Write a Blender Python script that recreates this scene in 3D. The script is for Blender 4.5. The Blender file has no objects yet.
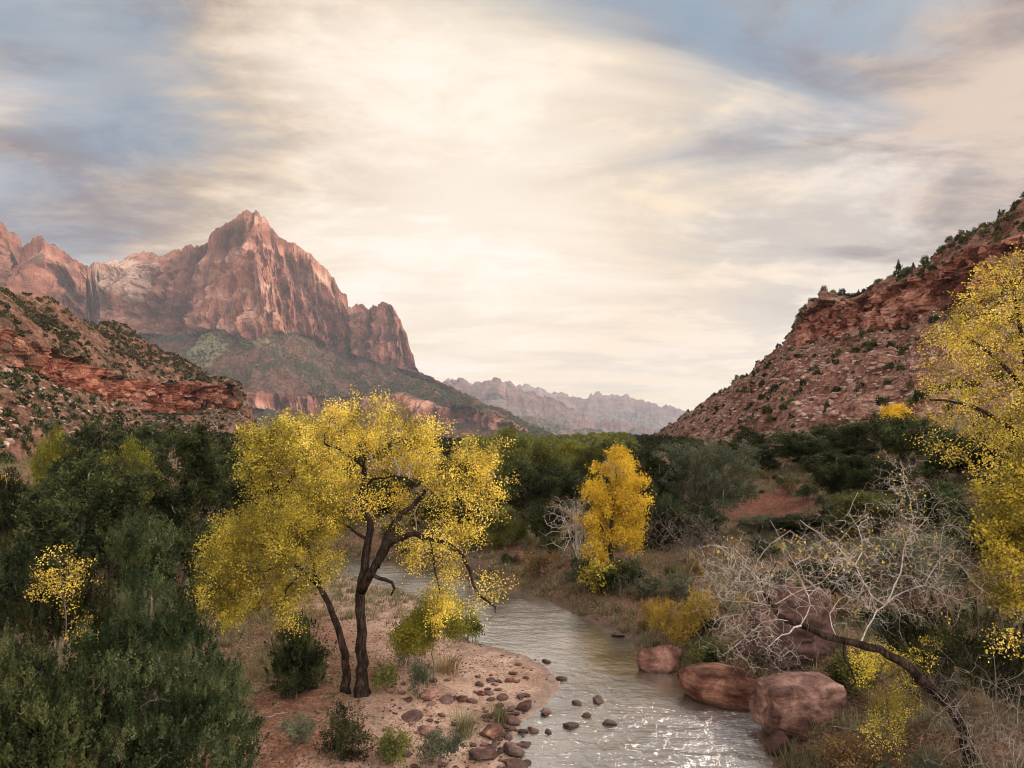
import bpy, math, random
import numpy as np
from mathutils import Vector
R = math.radians
rng = np.random.default_rng(7)
random.seed(7)
scene = bpy.context.scene
COL = scene.collection
F32 = np.float32

# ------------------------------------------------------------------ camera
CAM = np.array([0.0, 0.0, 10.0])
FPX = 680.0
PITCH = math.atan(46.0 / FPX)
cam_d = bpy.data.cameras.new('camera')
cam = bpy.data.objects.new('camera', cam_d)
COL.objects.link(cam)
cam.location = CAM
cam.rotation_euler = (R(90) + PITCH, 0, 0)
cam_d.sensor_width = 36.0
cam_d.lens = 36.0 * FPX / 1024.0
cam_d.clip_start = 0.2
cam_d.clip_end = 90000.0
scene.camera = cam


def at(px, py, Y):
    """world point seen at photo position px, py that stands Y metres ahead"""
    px = np.asarray(px, float); py = np.asarray(py, float); Y = np.asarray(Y, float)
    cx = px - 512.0; cy = 384.0 - py
    wy = FPX * math.cos(PITCH) - cy * math.sin(PITCH)
    wz = FPX * math.sin(PITCH) + cy * math.cos(PITCH)
    k = Y / wy
    return np.stack([cx * k, Y + 0 * px, CAM[2] + wz * k], -1)


# ------------------------------------------------------------------ noise
_g = np.random.default_rng(3)
_grad = _g.normal(size=(256, 3)); _grad /= np.linalg.norm(_grad, axis=1)[:, None]
_grad = _grad.astype(F32)
_perm = np.concatenate([_g.permutation(256)] * 3).astype(np.int32)


def perlin(x, y, z):
    x = np.asarray(x, F32); y = np.asarray(y, F32); z = np.asarray(z, F32)
    x, y, z = np.broadcast_arrays(x, y, z)
    xi = np.floor(x).astype(np.int32); yi = np.floor(y).astype(np.int32); zi = np.floor(z).astype(np.int32)
    xf = x - xi; yf = y - yi; zf = z - zi
    u = xf * xf * xf * (xf * (xf * 6 - 15) + 10)
    v = yf * yf * yf * (yf * (yf * 6 - 15) + 10)
    w = zf * zf * zf * (zf * (zf * 6 - 15) + 10)
    xi &= 255; yi &= 255; zi &= 255
    out = np.zeros(x.shape, F32)
    for dx in (0, 1):
        wx = u if dx else 1 - u
        px_ = _perm[xi + dx]
        for dy in (0, 1):
            wy = v if dy else 1 - v
            pxy = _perm[px_ + yi + dy]
            for dz in (0, 1):
                wz = w if dz else 1 - w
                g = _grad[_perm[pxy + zi + dz] & 255]
                out += wx * wy * wz * (g[..., 0] * (xf - dx) + g[..., 1] * (yf - dy) + g[..., 2] * (zf - dz))
    return out * 1.7


def fbm(x, y, z, octv=5, gain=.5, lac=2.03):
    a = 1.0; s = 0.0; f = 1.0; n = 0
    for o in range(octv):
        s = s + a * perlin(x * f + 11.3 * o, y * f - 7.1 * o, z * f + 3.7 * o)
        n += a; a *= gain; f *= lac
    return s / n * 1.6


def ridged(x, y, z, octv=5, gain=.5, lac=2.03):
    a = 1.0; s = 0.0; f = 1.0; n = 0
    for o in range(octv):
        s = s + a * (1 - np.abs(perlin(x * f + 5.3 * o, y * f - 9.1 * o, z * f + 1.7 * o)) * 2)
        n += a; a *= gain; f *= lac
    return s / n


def ss(a, b, x):
    t = np.clip((np.asarray(x, float) - a) / (b - a), 0, 1)
    return t * t * (3 - 2 * t)


# ------------------------------------------------------------------ mesh helpers
def new_mesh(name, V, Fc, mat=None, smooth=False, attrs=None):
    """V (n,3); Fc array (m,k) or list of arrays of mixed width"""
    me = bpy.data.meshes.new(name)
    V = np.ascontiguousarray(V, dtype=F32)
    if not isinstance(Fc, list):
        Fc = [Fc]
    Fc = [np.asarray(f, np.int32) for f in Fc if len(f)]
    loops = np.concatenate([f.ravel() for f in Fc])
    tot = np.concatenate([np.full(len(f), f.shape[1], np.int32) for f in Fc])
    start = np.concatenate([[0], np.cumsum(tot)[:-1]]).astype(np.int32)
    me.vertices.add(len(V)); me.vertices.foreach_set('co', V.ravel())
    me.loops.add(len(loops)); me.loops.foreach_set('vertex_index', loops)
    me.polygons.add(len(tot))
    me.polygons.foreach_set('loop_start', start)
    me.polygons.foreach_set('loop_total', tot)
    if smooth:
        me.polygons.foreach_set('use_smooth', np.ones(len(tot), bool))
    for k, (dom, arr) in (attrs or {}).items():
        a = me.attributes.new(k, 'FLOAT', dom)
        a.data.foreach_set('value', np.ascontiguousarray(arr, dtype=F32))
    me.update(calc_edges=True)
    if mat:
        me.materials.append(mat)
    return me


def link(name, me, parent=None, loc=None):
    o = bpy.data.objects.new(name, me)
    COL.objects.link(o)
    if parent is not None:
        o.parent = parent
    if loc is not None:
        o.location = loc
    return o


def tag(o, label=None, cat=None, group=None, kind=None):
    if label: o['label'] = label
    if cat: o['category'] = cat
    if group: o['group'] = group
    if kind: o['kind'] = kind
    return o


def empty(name, loc=(0, 0, 0)):
    o = bpy.data.objects.new(name, None)
    COL.objects.link(o)
    o.location = loc
    o.empty_display_size = 0.3
    return o


def copy_tree(src, loc, rz=0, sc=(1, 1, 1), label=None, group=None, cat=None):
    r = src.copy(); COL.objects.link(r)
    r.location = loc; r.rotation_euler = (0, 0, rz); r.scale = sc
    for k, v in (('label', label), ('group', group), ('category', cat)):
        if v: r[k] = v
    for ch in src.children:
        c = ch.copy(); COL.objects.link(c); c.parent = r
    return r


# ------------------------------------------------------------------ node helpers
def srgb(r, g, b):
    def f(c):
        c /= 255.0
        return c / 12.92 if c <= .04045 else ((c + .055) / 1.055) ** 2.4
    return (f(r), f(g), f(b), 1)


class NT:
    def __init__(s, tree):
        s.t = tree; s.n = tree.nodes; s.l = tree.links
        s.n.clear()

    def node(s, typ, **kw):
        nd = s.n.new(typ)
        for k, v in kw.items():
            setattr(nd, k, v)
        return nd

    def put(s, sock, v):
        if v is None: return
        if isinstance(v, bpy.types.NodeSocket): s.l.new(v, sock)
        else: sock.default_value = v

    def math(s, op, a, b=None, c=None, clamp=False):
        nd = s.node('ShaderNodeMath', operation=op, use_clamp=clamp)
        s.put(nd.inputs[0], a); s.put(nd.inputs[1], b)
        if c is not None: s.put(nd.inputs[2], c)
        return nd.outputs[0]

    def vmath(s, op, a, b=None):
        nd = s.node('ShaderNodeVectorMath', operation=op)
        s.put(nd.inputs[0], a); s.put(nd.inputs[1], b)
        return nd.outputs['Value'] if op in ('DOT_PRODUCT', 'LENGTH') else nd.outputs[0]

    def mix(s, f, a, b, mode='MIX'):
        nd = s.node('ShaderNodeMix', data_type='RGBA', blend_type=mode)
        s.put(nd.inputs[0], f); s.put(nd.inputs[6], a); s.put(nd.inputs[7], b)
        return nd.outputs[2]

    def noise(s, vec, scale, detail=6, rough=.55, dist=0.0, lac=2.0):
        nd = s.node('ShaderNodeTexNoise')
        s.put(nd.inputs['Vector'], vec)
        nd.inputs['Scale'].default_value = scale; nd.inputs['Detail'].default_value = detail
        nd.inputs['Roughness'].default_value = rough; nd.inputs['Distortion'].default_value = dist
        nd.inputs['Lacunarity'].default_value = lac
        return nd.outputs['Fac']

    def ramp(s, f, stops, interp='LINEAR'):
        nd = s.node('ShaderNodeValToRGB')
        cr = nd.color_ramp; cr.interpolation = interp
        while len(cr.elements) < len(stops): cr.elements.new(.5)
        for e, (p, c) in zip(cr.elements, stops):
            e.position = p
            e.color = c if len(c) == 4 else (*c, 1)
        s.put(nd.inputs[0], f)
        return nd.outputs[0]

    def mr(s, v, a, b, c=0.0, d=1.0, smooth=True):
        nd = s.node('ShaderNodeMapRange', interpolation_type='SMOOTHSTEP' if smooth else 'LINEAR')
        s.put(nd.inputs[0], v)
        for i, q in enumerate((a, b, c, d)): s.put(nd.inputs[i + 1], q)
        return nd.outputs[0]

    def attr(s, name):
        return s.node('ShaderNodeAttribute', attribute_name=name).outputs['Fac']

    def pos(s):
        return s.node('ShaderNodeNewGeometry').outputs['Position']

    def scaled(s, vec, xyz):
        nd = s.node('ShaderNodeMapping')
        s.put(nd.inputs[0], vec); nd.inputs['Scale'].default_value = xyz
        return nd.outputs[0]

    def sep(s, vec):
        nd = s.node('ShaderNodeSeparateXYZ'); s.put(nd.inputs[0], vec)
        return nd.outputs

    def bump(s, h, strength, dist, normal=None):
        nd = s.node('ShaderNodeBump')
        nd.inputs['Strength'].default_value = strength; nd.inputs['Distance'].default_value = dist
        s.put(nd.inputs['Height'], h)
        if normal is not None: s.put(nd.inputs['Normal'], normal)
        return nd.outputs[0]

    def principled(s, col, rough=.85, normal=None, spec=.3, **kw):
        nd = s.node('ShaderNodeBsdfPrincipled')
        s.put(nd.inputs['Base Color'], col); s.put(nd.inputs['Roughness'], rough)
        s.put(nd.inputs['Specular IOR Level'], spec)
        if normal is not None: s.put(nd.inputs['Normal'], normal)
        for k, v in kw.items(): s.put(nd.inputs[k], v)
        return nd.outputs[0]

    def out(s, sh):
        o = s.node('ShaderNodeOutputMaterial'); s.l.new(sh, o.inputs['Surface'])


def mat(name):
    m = bpy.data.materials.new(name); m.use_nodes = True
    return m, NT(m.node_tree)


# ------------------------------------------------------------------ materials
def rock_material(name, unit, cliff_cols, talus_cols, scrub=None, scrub_size=1.0, scrub_amt=.5, patch=None, bump=1.0, strf=6.0, strh=.12, blocks=0):
    """unit = metres per large feature of the rock"""
    m, n = mat(name)
    p = n.pos(); x, y, z = n.sep(p)
    cl = n.attr('cliff')
    warp = n.noise(p, .6 / unit, 3)
    big = n.noise(p, .35 / unit, 4, .6)
    med = n.noise(p, 3.2 / unit, 5, .65)
    fine = n.noise(p, 16 / unit, 4, .7)
    zz = n.math('ADD', n.math('MULTIPLY', z, 1 / unit), n.math('MULTIPLY', warp, .8))
    comb = n.node('ShaderNodeCombineXYZ')
    n.put(comb.inputs[0], n.math('MULTIPLY', x, strh / unit)); n.put(comb.inputs[1], n.math('MULTIPLY', y, strh / unit)); n.put(comb.inputs[2], n.math('MULTIPLY', zz, 1.0))
    strata = n.noise(comb.outputs[0], strf, 5, .62)
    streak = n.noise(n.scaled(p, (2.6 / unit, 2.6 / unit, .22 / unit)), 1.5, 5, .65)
    tone = n.math('ADD', n.math('MULTIPLY', strata, .55), n.math('MULTIPLY', big, .45))
    if blocks:
        vb = n.node('ShaderNodeTexVoronoi', feature='F1'); vb.inputs['Scale'].default_value = blocks
        wv = n.node('ShaderNodeVectorMath', operation='ADD'); n.put(wv.inputs[0], n.scaled(p, (1, 1, 1.1)))
        wn_ = n.node('ShaderNodeTexNoise'); n.put(wn_.inputs['Vector'], p); wn_.inputs['Scale'].default_value = .8 * blocks; wn_.inputs['Detail'].default_value = 4
        wm = n.node('ShaderNodeVectorMath', operation='SCALE'); n.put(wm.inputs[0], wn_.outputs['Color']); wm.inputs['Scale'].default_value = 1.2 / blocks
        n.put(wv.inputs[1], wm.outputs[0]); n.put(vb.inputs['Vector'], wv.outputs[0])
        vr = n.sep(vb.outputs['Color'])[0]
        tone = n.math('ADD', tone, n.math('MULTIPLY', n.math('SUBTRACT', vr, .5), .28))
    tone = n.mr(tone, .34, .66)
    ccol = n.ramp(tone, [(i / (len(cliff_cols) - 1), c) for i, c in enumerate(cliff_cols)])
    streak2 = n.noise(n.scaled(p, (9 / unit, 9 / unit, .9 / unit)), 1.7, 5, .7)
    dark = n.math('MAXIMUM', n.mr(streak, .50, .62, 0, .35 if blocks else .78), n.mr(streak2, .53, .62, 0, .35 if blocks else .6))  # vertical varnish streaks, deepened to paint in the shadow of clefts
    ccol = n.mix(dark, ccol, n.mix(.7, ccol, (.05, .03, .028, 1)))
    pale = n.mr(n.math('MULTIPLY', n.mr(streak, .3, .44, 1, 0), n.mr(med, .45, .6)), 0, 1, 0, .4)
    ccol = n.mix(pale, ccol, cliff_cols[-1])
    ttone = n.mr(n.math('ADD', n.math('MULTIPLY', med, .5), n.math('MULTIPLY', fine, .5)), .36, .64)
    tcol = n.ramp(ttone, [(i / (len(talus_cols) - 1), c) for i, c in enumerate(talus_cols)])
    if patch:
        tcol = n.mix(n.mr(n.noise(p, .5 / unit, 3, .5), .5, .6, 0, .8), tcol, patch)
    if scrub:
        vor = n.node('ShaderNodeTexVoronoi', feature='F1'); n.put(vor.inputs['Vector'], n.scaled(p, (1, 1, .6)))
        vor.inputs['Scale'].default_value = 1 / scrub_size
        dens = n.mr(n.math('ADD', n.math('MULTIPLY', n.noise(p, 1.3 / unit, 4, .6), .7), n.math('MULTIPLY', big, .3)), .36, .60, .12, scrub_amt)
        spot = n.mr(vor.outputs['Distance'], n.math('SUBTRACT', dens, .1), n.math('ADD', dens, .06), 1, 0)
        scol = n.mix(n.noise(p, 5 / scrub_size, 1), scrub, tuple(c * 1.9 for c in scrub[:3]) + (1,))
        tcol = n.mix(n.math('MULTIPLY', spot, .92), tcol, scol)
        lc = n.math('MULTIPLY', n.mr(n.noise(p, 2.6 / unit, 5, .7), .56, .66), .45)
        ccol = n.mix(lc, ccol, n.mix(.5, scrub, ccol))
    nz = n.sep(n.node('ShaderNodeNewGeometry').outputs['Normal'])[2]
    flat = n.mr(nz, .62, .8)
    ccol = n.mix(n.math('MULTIPLY', n.attr('pale'), n.mr(streak, .35, .6, .95, .5)), ccol, (.52, .37, .29, 1))
    tcol = n.mix(n.math('MULTIPLY', n.attr('green'), .8), tcol, (.23, .21, .11, 1))
    cf = n.math('MULTIPLY', n.mr(n.math('ADD', cl, n.math('MULTIPLY', n.math('SUBTRACT', med, .5), .8)), .35, .6), n.math('SUBTRACT', 1, n.math('MULTIPLY', flat, .8)))
    col = n.mix(cf, tcol, ccol)
    h = n.math('ADD', n.math('MULTIPLY', strata, .6), n.math('ADD', n.math('MULTIPLY', med, .5), n.math('MULTIPLY', fine, .35)))
    h = n.math('SUBTRACT', h, n.math('ADD', n.math('MULTIPLY', streak, .4), n.math('MULTIPLY', streak2, .35)))
    if blocks: h = n.math('ADD', h, n.math('MULTIPLY', vr, .5))
    nrm = n.bump(h, .9 * bump, .12 * unit)
    n.out(n.principled(col, .95, nrm, .04))
    return m


M = {}
RED = [(.15, .045, .028, 1), (.27, .082, .048, 1), (.40, .15, .09, 1), (.54, .27, .18, 1)]
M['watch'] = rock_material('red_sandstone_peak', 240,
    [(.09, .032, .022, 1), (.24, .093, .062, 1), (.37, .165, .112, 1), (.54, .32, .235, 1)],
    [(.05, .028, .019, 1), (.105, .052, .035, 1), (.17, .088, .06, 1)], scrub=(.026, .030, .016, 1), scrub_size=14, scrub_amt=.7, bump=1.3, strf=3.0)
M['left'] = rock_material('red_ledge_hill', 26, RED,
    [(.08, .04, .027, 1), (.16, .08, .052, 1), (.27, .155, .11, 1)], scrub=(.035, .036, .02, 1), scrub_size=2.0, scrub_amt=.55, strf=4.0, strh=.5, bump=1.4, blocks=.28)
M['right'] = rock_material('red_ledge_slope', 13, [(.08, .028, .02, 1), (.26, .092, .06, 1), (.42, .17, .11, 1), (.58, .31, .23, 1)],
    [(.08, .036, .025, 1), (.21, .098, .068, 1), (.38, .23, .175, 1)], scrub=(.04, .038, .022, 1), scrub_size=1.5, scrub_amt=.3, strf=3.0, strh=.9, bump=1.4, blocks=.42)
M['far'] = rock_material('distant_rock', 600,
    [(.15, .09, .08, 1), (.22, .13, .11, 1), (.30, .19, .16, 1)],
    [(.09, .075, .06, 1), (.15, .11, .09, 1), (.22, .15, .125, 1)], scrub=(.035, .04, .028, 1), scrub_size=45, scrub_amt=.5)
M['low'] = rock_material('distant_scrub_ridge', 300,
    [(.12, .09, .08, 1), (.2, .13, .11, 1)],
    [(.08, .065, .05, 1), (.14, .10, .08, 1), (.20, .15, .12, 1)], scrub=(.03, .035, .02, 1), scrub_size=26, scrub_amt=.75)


def boulder_material(name, cols, wet=True, unit=1.0):
    m, n = mat(name)
    p = n.pos(); z = n.sep(p)[2]
    oi = n.node('ShaderNodeObjectInfo').outputs['Random']
    big = n.noise(p, 1.1 / unit, 5, .6, .4)
    fine = n.noise(p, 24 / unit, 8, .75)
    lay = n.noise(n.scaled(p, (.8, .8, 2.2)), 1.6 / unit, 8, .7, .5)
    t = n.mr(n.math('ADD', n.math('MULTIPLY', big, .45), n.math('ADD', n.math('MULTIPLY', lay, .32), n.math('MULTIPLY', fine, .23))), .36, .64)
    col = n.ramp(t, [(i / (len(cols) - 1), c) for i, c in enumerate(cols)])
    hsv = n.node('ShaderNodeHueSaturation'); n.put(hsv.inputs['Color'], col)
    n.put(hsv.inputs['Value'], n.mr(oi, 0, 1, .72, 1.25, False)); n.put(hsv.inputs['Saturation'], n.mr(oi, 0, 1, 1.05, .8, False))
    col = hsv.outputs[0]
    lich = n.mr(n.noise(p, 4 / unit, 5, .7), .6, .68, 0, .5)
    col = n.mix(lich, col, (.10, .075, .06, 1))
    rough = .9
    if wet:
        wl = n.mr(n.math('ADD', z, n.math('MULTIPLY', n.noise(p, 3, 3), .16)), .16, .30, 1, 0)
        col = n.mix(n.math('MULTIPLY', wl, .72), col, (.035, .018, .013, 1))
        rough = n.mr(wl, 0, 1, .9, .35)
    crack = n.node('ShaderNodeTexVoronoi', feature='DISTANCE_TO_EDGE')
    n.put(crack.inputs['Vector'], n.node('ShaderNodeVectorMath', operation='ADD').outputs[0])
    va = crack.inputs['Vector'].links[0].from_node
    n.put(va.inputs[0], n.scaled(p, (1, 1, 2.2)))
    cmb = n.node('ShaderNodeCombineXYZ'); n.put(cmb.inputs[0], big); n.put(cmb.inputs[1], lay); n.put(va.inputs[1], cmb.outputs[0])
    crack.inputs['Scale'].default_value = 1.1 / unit
    ce = n.mr(crack.outputs['Distance'], 0, .03, 0, 1)
    h = n.math('ADD', n.math('MULTIPLY', lay, .8), n.math('ADD', n.math('MULTIPLY', fine, .55), n.math('MULTIPLY', ce, .12)))
    n.out(n.principled(col, rough, n.bump(h, .9, .07 * unit), .15))
    return m


M['boulder'] = boulder_material('red_boulder_stone', [(.035, .015, .010, 1), (.10, .042, .027, 1), (.20, .092, .06, 1), (.38, .21, .15, 1)])
M['darkboulder'] = boulder_material('brown_boulder_stone', [(.035, .017, .013, 1), (.075, .035, .025, 1), (.13, .062, .045, 1)])
M['cobble'] = boulder_material('river_cobble_stone', [(.035, .018, .015, 1), (.09, .046, .036, 1), (.19, .11, .088, 1)])
M['talus'] = boulder_material('talus_stone', [(.10, .05, .034, 1), (.23, .13, .092, 1), (.46, .33, .27, 1)], wet=False)


def leaf_material(name, cols, trans=.34, rough=.75, hue_var=.0, spec=.06, vv=(.8, 1.2)):
    m, n = mat(name)
    r = n.attr('rnd')
    oi = n.node('ShaderNodeObjectInfo').outputs['Random']
    cl = n.noise(n.pos(), .9, 3, .6)
    t = n.math('ADD', n.math('MULTIPLY', r, .58), n.math('MULTIPLY', n.mr(cl, .40, .60), .42), clamp=True)
    col = n.ramp(t, [(i / (len(cols) - 1), c) for i, c in enumerate(cols)])
    hsv = n.node('ShaderNodeHueSaturation'); n.put(hsv.inputs['Color'], col)
    n.put(hsv.inputs['Value'], n.mr(oi, 0, 1, *vv, False))
    if hue_var: n.put(hsv.inputs['Hue'], n.mr(oi, 0, 1, .5 - hue_var, .5 + hue_var, False))
    col = hsv.outputs[0]
    b = n.principled(col, rough, None, spec)
    tr = n.node('ShaderNodeBsdfTranslucent'); n.put(tr.inputs[0], col)
    mx = n.node('ShaderNodeMixShader'); mx.inputs[0].default_value = trans
    n.l.new(b, mx.inputs[1]); n.l.new(tr.outputs[0], mx.inputs[2])
    n.out(mx.outputs[0])
    return m


M['gold'] = leaf_material('yellow_cottonwood_leaves', [(.09, .055, .018, 1), (.23, .175, .033, 1), (.51, .385, .052, 1), (.69, .52, .085, 1), (.92, .74, .18, 1)])
M['deepgold'] = leaf_material('golden_cottonwood_leaves', [(.20, .11, .02, 1), (.50, .32, .03, 1), (.72, .48, .04, 1), (.85, .62, .08, 1)])
M['limegold'] = leaf_material('yellow_green_cottonwood_leaves', [(.07, .055, .015, 1), (.22, .18, .03, 1), (.52, .405, .05, 1), (.81, .65, .12, 1)])
M['olive'] = leaf_material('olive_leaves', [(.03, .032, .01, 1), (.06, .065, .018, 1), (.10, .105, .026, 1), (.17, .155, .034, 1)], .3, vv=(.7, 1.7))
M['brightolive'] = leaf_material('bright_olive_leaves', [(.06, .062, .012, 1), (.13, .13, .02, 1), (.23, .21, .03, 1), (.34, .29, .04, 1)], .4)
M['dark'] = leaf_material('dark_juniper_foliage', [(.004, .005, .003, 1), (.016, .021, .008, 1), (.055, .066, .022, 1), (.115, .12, .045, 1)], .12, vv=(.5, 1.4), hue_var=.012)
M['juniper'] = leaf_material('green_juniper_foliage', [(.004, .007, .003, 1), (.016, .026, .009, 1), (.048, .062, .024, 1), (.125, .135, .06, 1)], .15)
M['sage'] = leaf_material('grey_green_foliage', [(.035, .040, .024, 1), (.065, .075, .042, 1), (.11, .12, .07, 1), (.19, .19, .12, 1)], .25)
M['russet'] = leaf_material('russet_brush', [(.055, .03, .016, 1), (.12, .07, .03, 1), (.20, .12, .045, 1), (.30, .19, .07, 1)], .3)
M['scrub'] = leaf_material('hillside_scrub_leaves', [(.008, .008, .005, 1), (.022, .021, .010, 1), (.045, .042, .018, 1), (.08, .075, .032, 1)], .12)
M['tawny'] = leaf_material('tawny_grass_blades', [(.12, .075, .035, 1), (.22, .15, .07, 1), (.36, .26, .13, 1), (.46, .36, .2, 1)], .3)
M['greygrass'] = leaf_material('grey_green_grass_blades', [(.07, .062, .035, 1), (.13, .12, .06, 1), (.21, .19, .10, 1), (.32, .28, .16, 1)], .3)
M['willow'] = leaf_material('orange_willow_foliage', [(.10, .06, .015, 1), (.21, .13, .025, 1), (.30, .19, .03, 1), (.28, .24, .05, 1)], .35)


def bark_material(name, cols, scale=1.0, bump=.8):
    m, n = mat(name)
    p = n.pos()
    a = n.noise(n.scaled(p, (9 * scale, 9 * scale, 1.6 * scale)), 1.6, 6, .7, .5)
    b = n.noise(p, 3 * scale, 4)
    t = n.mr(n.math('ADD', n.math('MULTIPLY', a, .7), n.math('MULTIPLY', b, .3)), .35, .65)
    col = n.ramp(t, [(i / (len(cols) - 1), c) for i, c in enumerate(cols)])
    n.out(n.principled(col, .95, n.bump(a, bump, .04), .05))
    return m


M['bark'] = bark_material('dark_cottonwood_bark', [(.006, .004, .004, 1), (.020, .013, .010, 1), (.055, .037, .028, 1)])
M['twig'] = bark_material('grey_twig_bark', [(.10, .08, .065, 1), (.20, .165, .135, 1), (.30, .26, .21, 1)])
M['pale'] = bark_material('pale_bare_branch_bark', [(.19, .16, .135, 1), (.36, .31, .265, 1), (.54, .48, .415, 1)], bump=.4)
M['dimtwig'] = bark_material('brown_grey_twig_bark', [(.06, .045, .04, 1), (.12, .095, .08, 1), (.2, .165, .14, 1)])

# ------------------------------------------------------------------ ground and river
def w0(px, py):
    q = at(px, py, 1.0); d = q - CAM
    k = -CAM[2] / d[..., 2]
    return CAM + d * k[..., None]


Lpx = [(560, 690), (559, 681), (548, 668), (528, 656), (500, 648), (470, 641), (452, 625), (432, 604), (402, 590), (350, 577), (250, 562), (100, 550), (-50, 541), (-400, 528)]
Lnear = [(548, 704), (531, 715), (519, 728), (513, 744), (521, 760), (528, 770)]
Rpx = [(760, 742), (764, 715), (735, 700), (690, 684), (642, 662), (630, 640), (602, 626), (581, 618), (548, 601), (515, 592), (480, 584), (430, 573), (380, 563), (340, 557), (250, 547), (100, 537), (-50, 530), (-400, 520)]
_l = [tuple(w0(np.array([a]), np.array([b]))[0][:2]) for a, b in Lpx]
_ln = [tuple(w0(np.array([a]), np.array([b]))[0][:2]) for a, b in Lnear]
_r = [tuple(w0(np.array([a]), np.array([b]))[0][:2]) for a, b in Rpx]
LEFT = np.array([(1.5, -60), (0.8, 0), (.3, 10), (.2, 16)] + _ln[::-1] + _l)
RIGHT = np.array([(8.5, -60), (7.5, 0), (7.0, 12), (7.4, 18)] + _r)


def seg_dist(P, line):
    """unsigned distance of points (n,2) to polyline"""
    best = np.full(len(P), 1e9)
    for a, b in zip(line[:-1], line[1:]):
        d = b - a; t = np.clip(((P - a) @ d) / (d @ d), 0, 1)
        q = P - (a + t[:, None] * d)
        best = np.minimum(best, np.hypot(q[:, 0], q[:, 1]))
    return best


def inside(P, poly):
    c = np.zeros(len(P), bool)
    x, y = P[:, 0], P[:, 1]
    n = len(poly)
    for i in range(n):
        x1, y1 = poly[i]; x2, y2 = poly[(i + 1) % n]
        if y1 == y2: continue
        k = ((y1 > y) != (y2 > y)) & (x < (x2 - x1) * (y - y1) / (y2 - y1) + x1)
        c ^= k
    return c


RIVER = np.concatenate([LEFT, RIGHT[::-1]])


def ground_z(x, y, info=False):
    x = np.asarray(x, float); y = np.asarray(y, float)
    sh = x.shape
    P = np.stack([x.ravel(), y.ravel()], -1)
    dl = seg_dist(P, LEFT); dr = seg_dist(P, RIGHT); ins = inside(P, RIVER)
    wob = fbm(P[:, 0] * .35, P[:, 1] * .35, 0, 3) * .55
    d = np.minimum(dl, dr)
    sd = np.where(ins, -d, d) + wob * ss(0, 3, d)
    isl = dl < dr
    X, Y = P[:, 0], P[:, 1]
    n1 = fbm(X * .12, Y * .12, 2.2, 4); n2 = fbm(X * 1.1, Y * 1.1, 4.2, 4)
    zl = .03 + .07 * ss(0, 1.2, sd) + .32 * ss(1.0, 6, sd) + .5 * ss(6, 20, sd) + .5 * ss(25, 60, sd)
    zl = zl + (n1 * .28 + n2 * .09) * ss(1.5, 7, sd) + n2 * .012
    zr = .02 + .75 * ss(0.1, 2.2, sd) + .85 * ss(2.0, 7.0, sd) + .8 * ss(7, 20, sd)
    zr = zr + (n1 * .5 + n2 * .16) * ss(.3, 4, sd)
    rise = .26 * np.maximum(0, X - 18) * (1 - .85 * ss(95, 230, Y)) * ss(-20, 25, Y)
    zr = zr + rise
    lf = .06 * np.maximum(0, -X - 30) * ss(30, 60, Y) * (1 - ss(150, 500, Y))
    z = np.where(isl, zl, zr) + np.where(X < 0, lf, 0)
    zb = -.05 - .45 * ss(0, 1.6, -sd)
    z = np.where(sd < 0, zb, z)
    dv = ss(280, 900, Y); z = z * (1 - dv) + (10 - .0196 * Y) * dv
    z = z + fbm(X * .02, Y * .02, 9, 3) * .8 * ss(60, 150, Y)
    if info:
        return z.reshape(sh), sd.reshape(sh), isl.reshape(sh)
    return z.reshape(sh)


def gz(x, y):
    return float(ground_z(np.array([x]), np.array([y]))[0])


def redmask(X, Y):
    e = ((X - 22.3) / 4.2) ** 2 + ((Y - 60) / 9) ** 2 + fbm(X * .2, Y * .2, 7, 4) * .8
    return 1 - ss(.6, 1.1, e)


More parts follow.
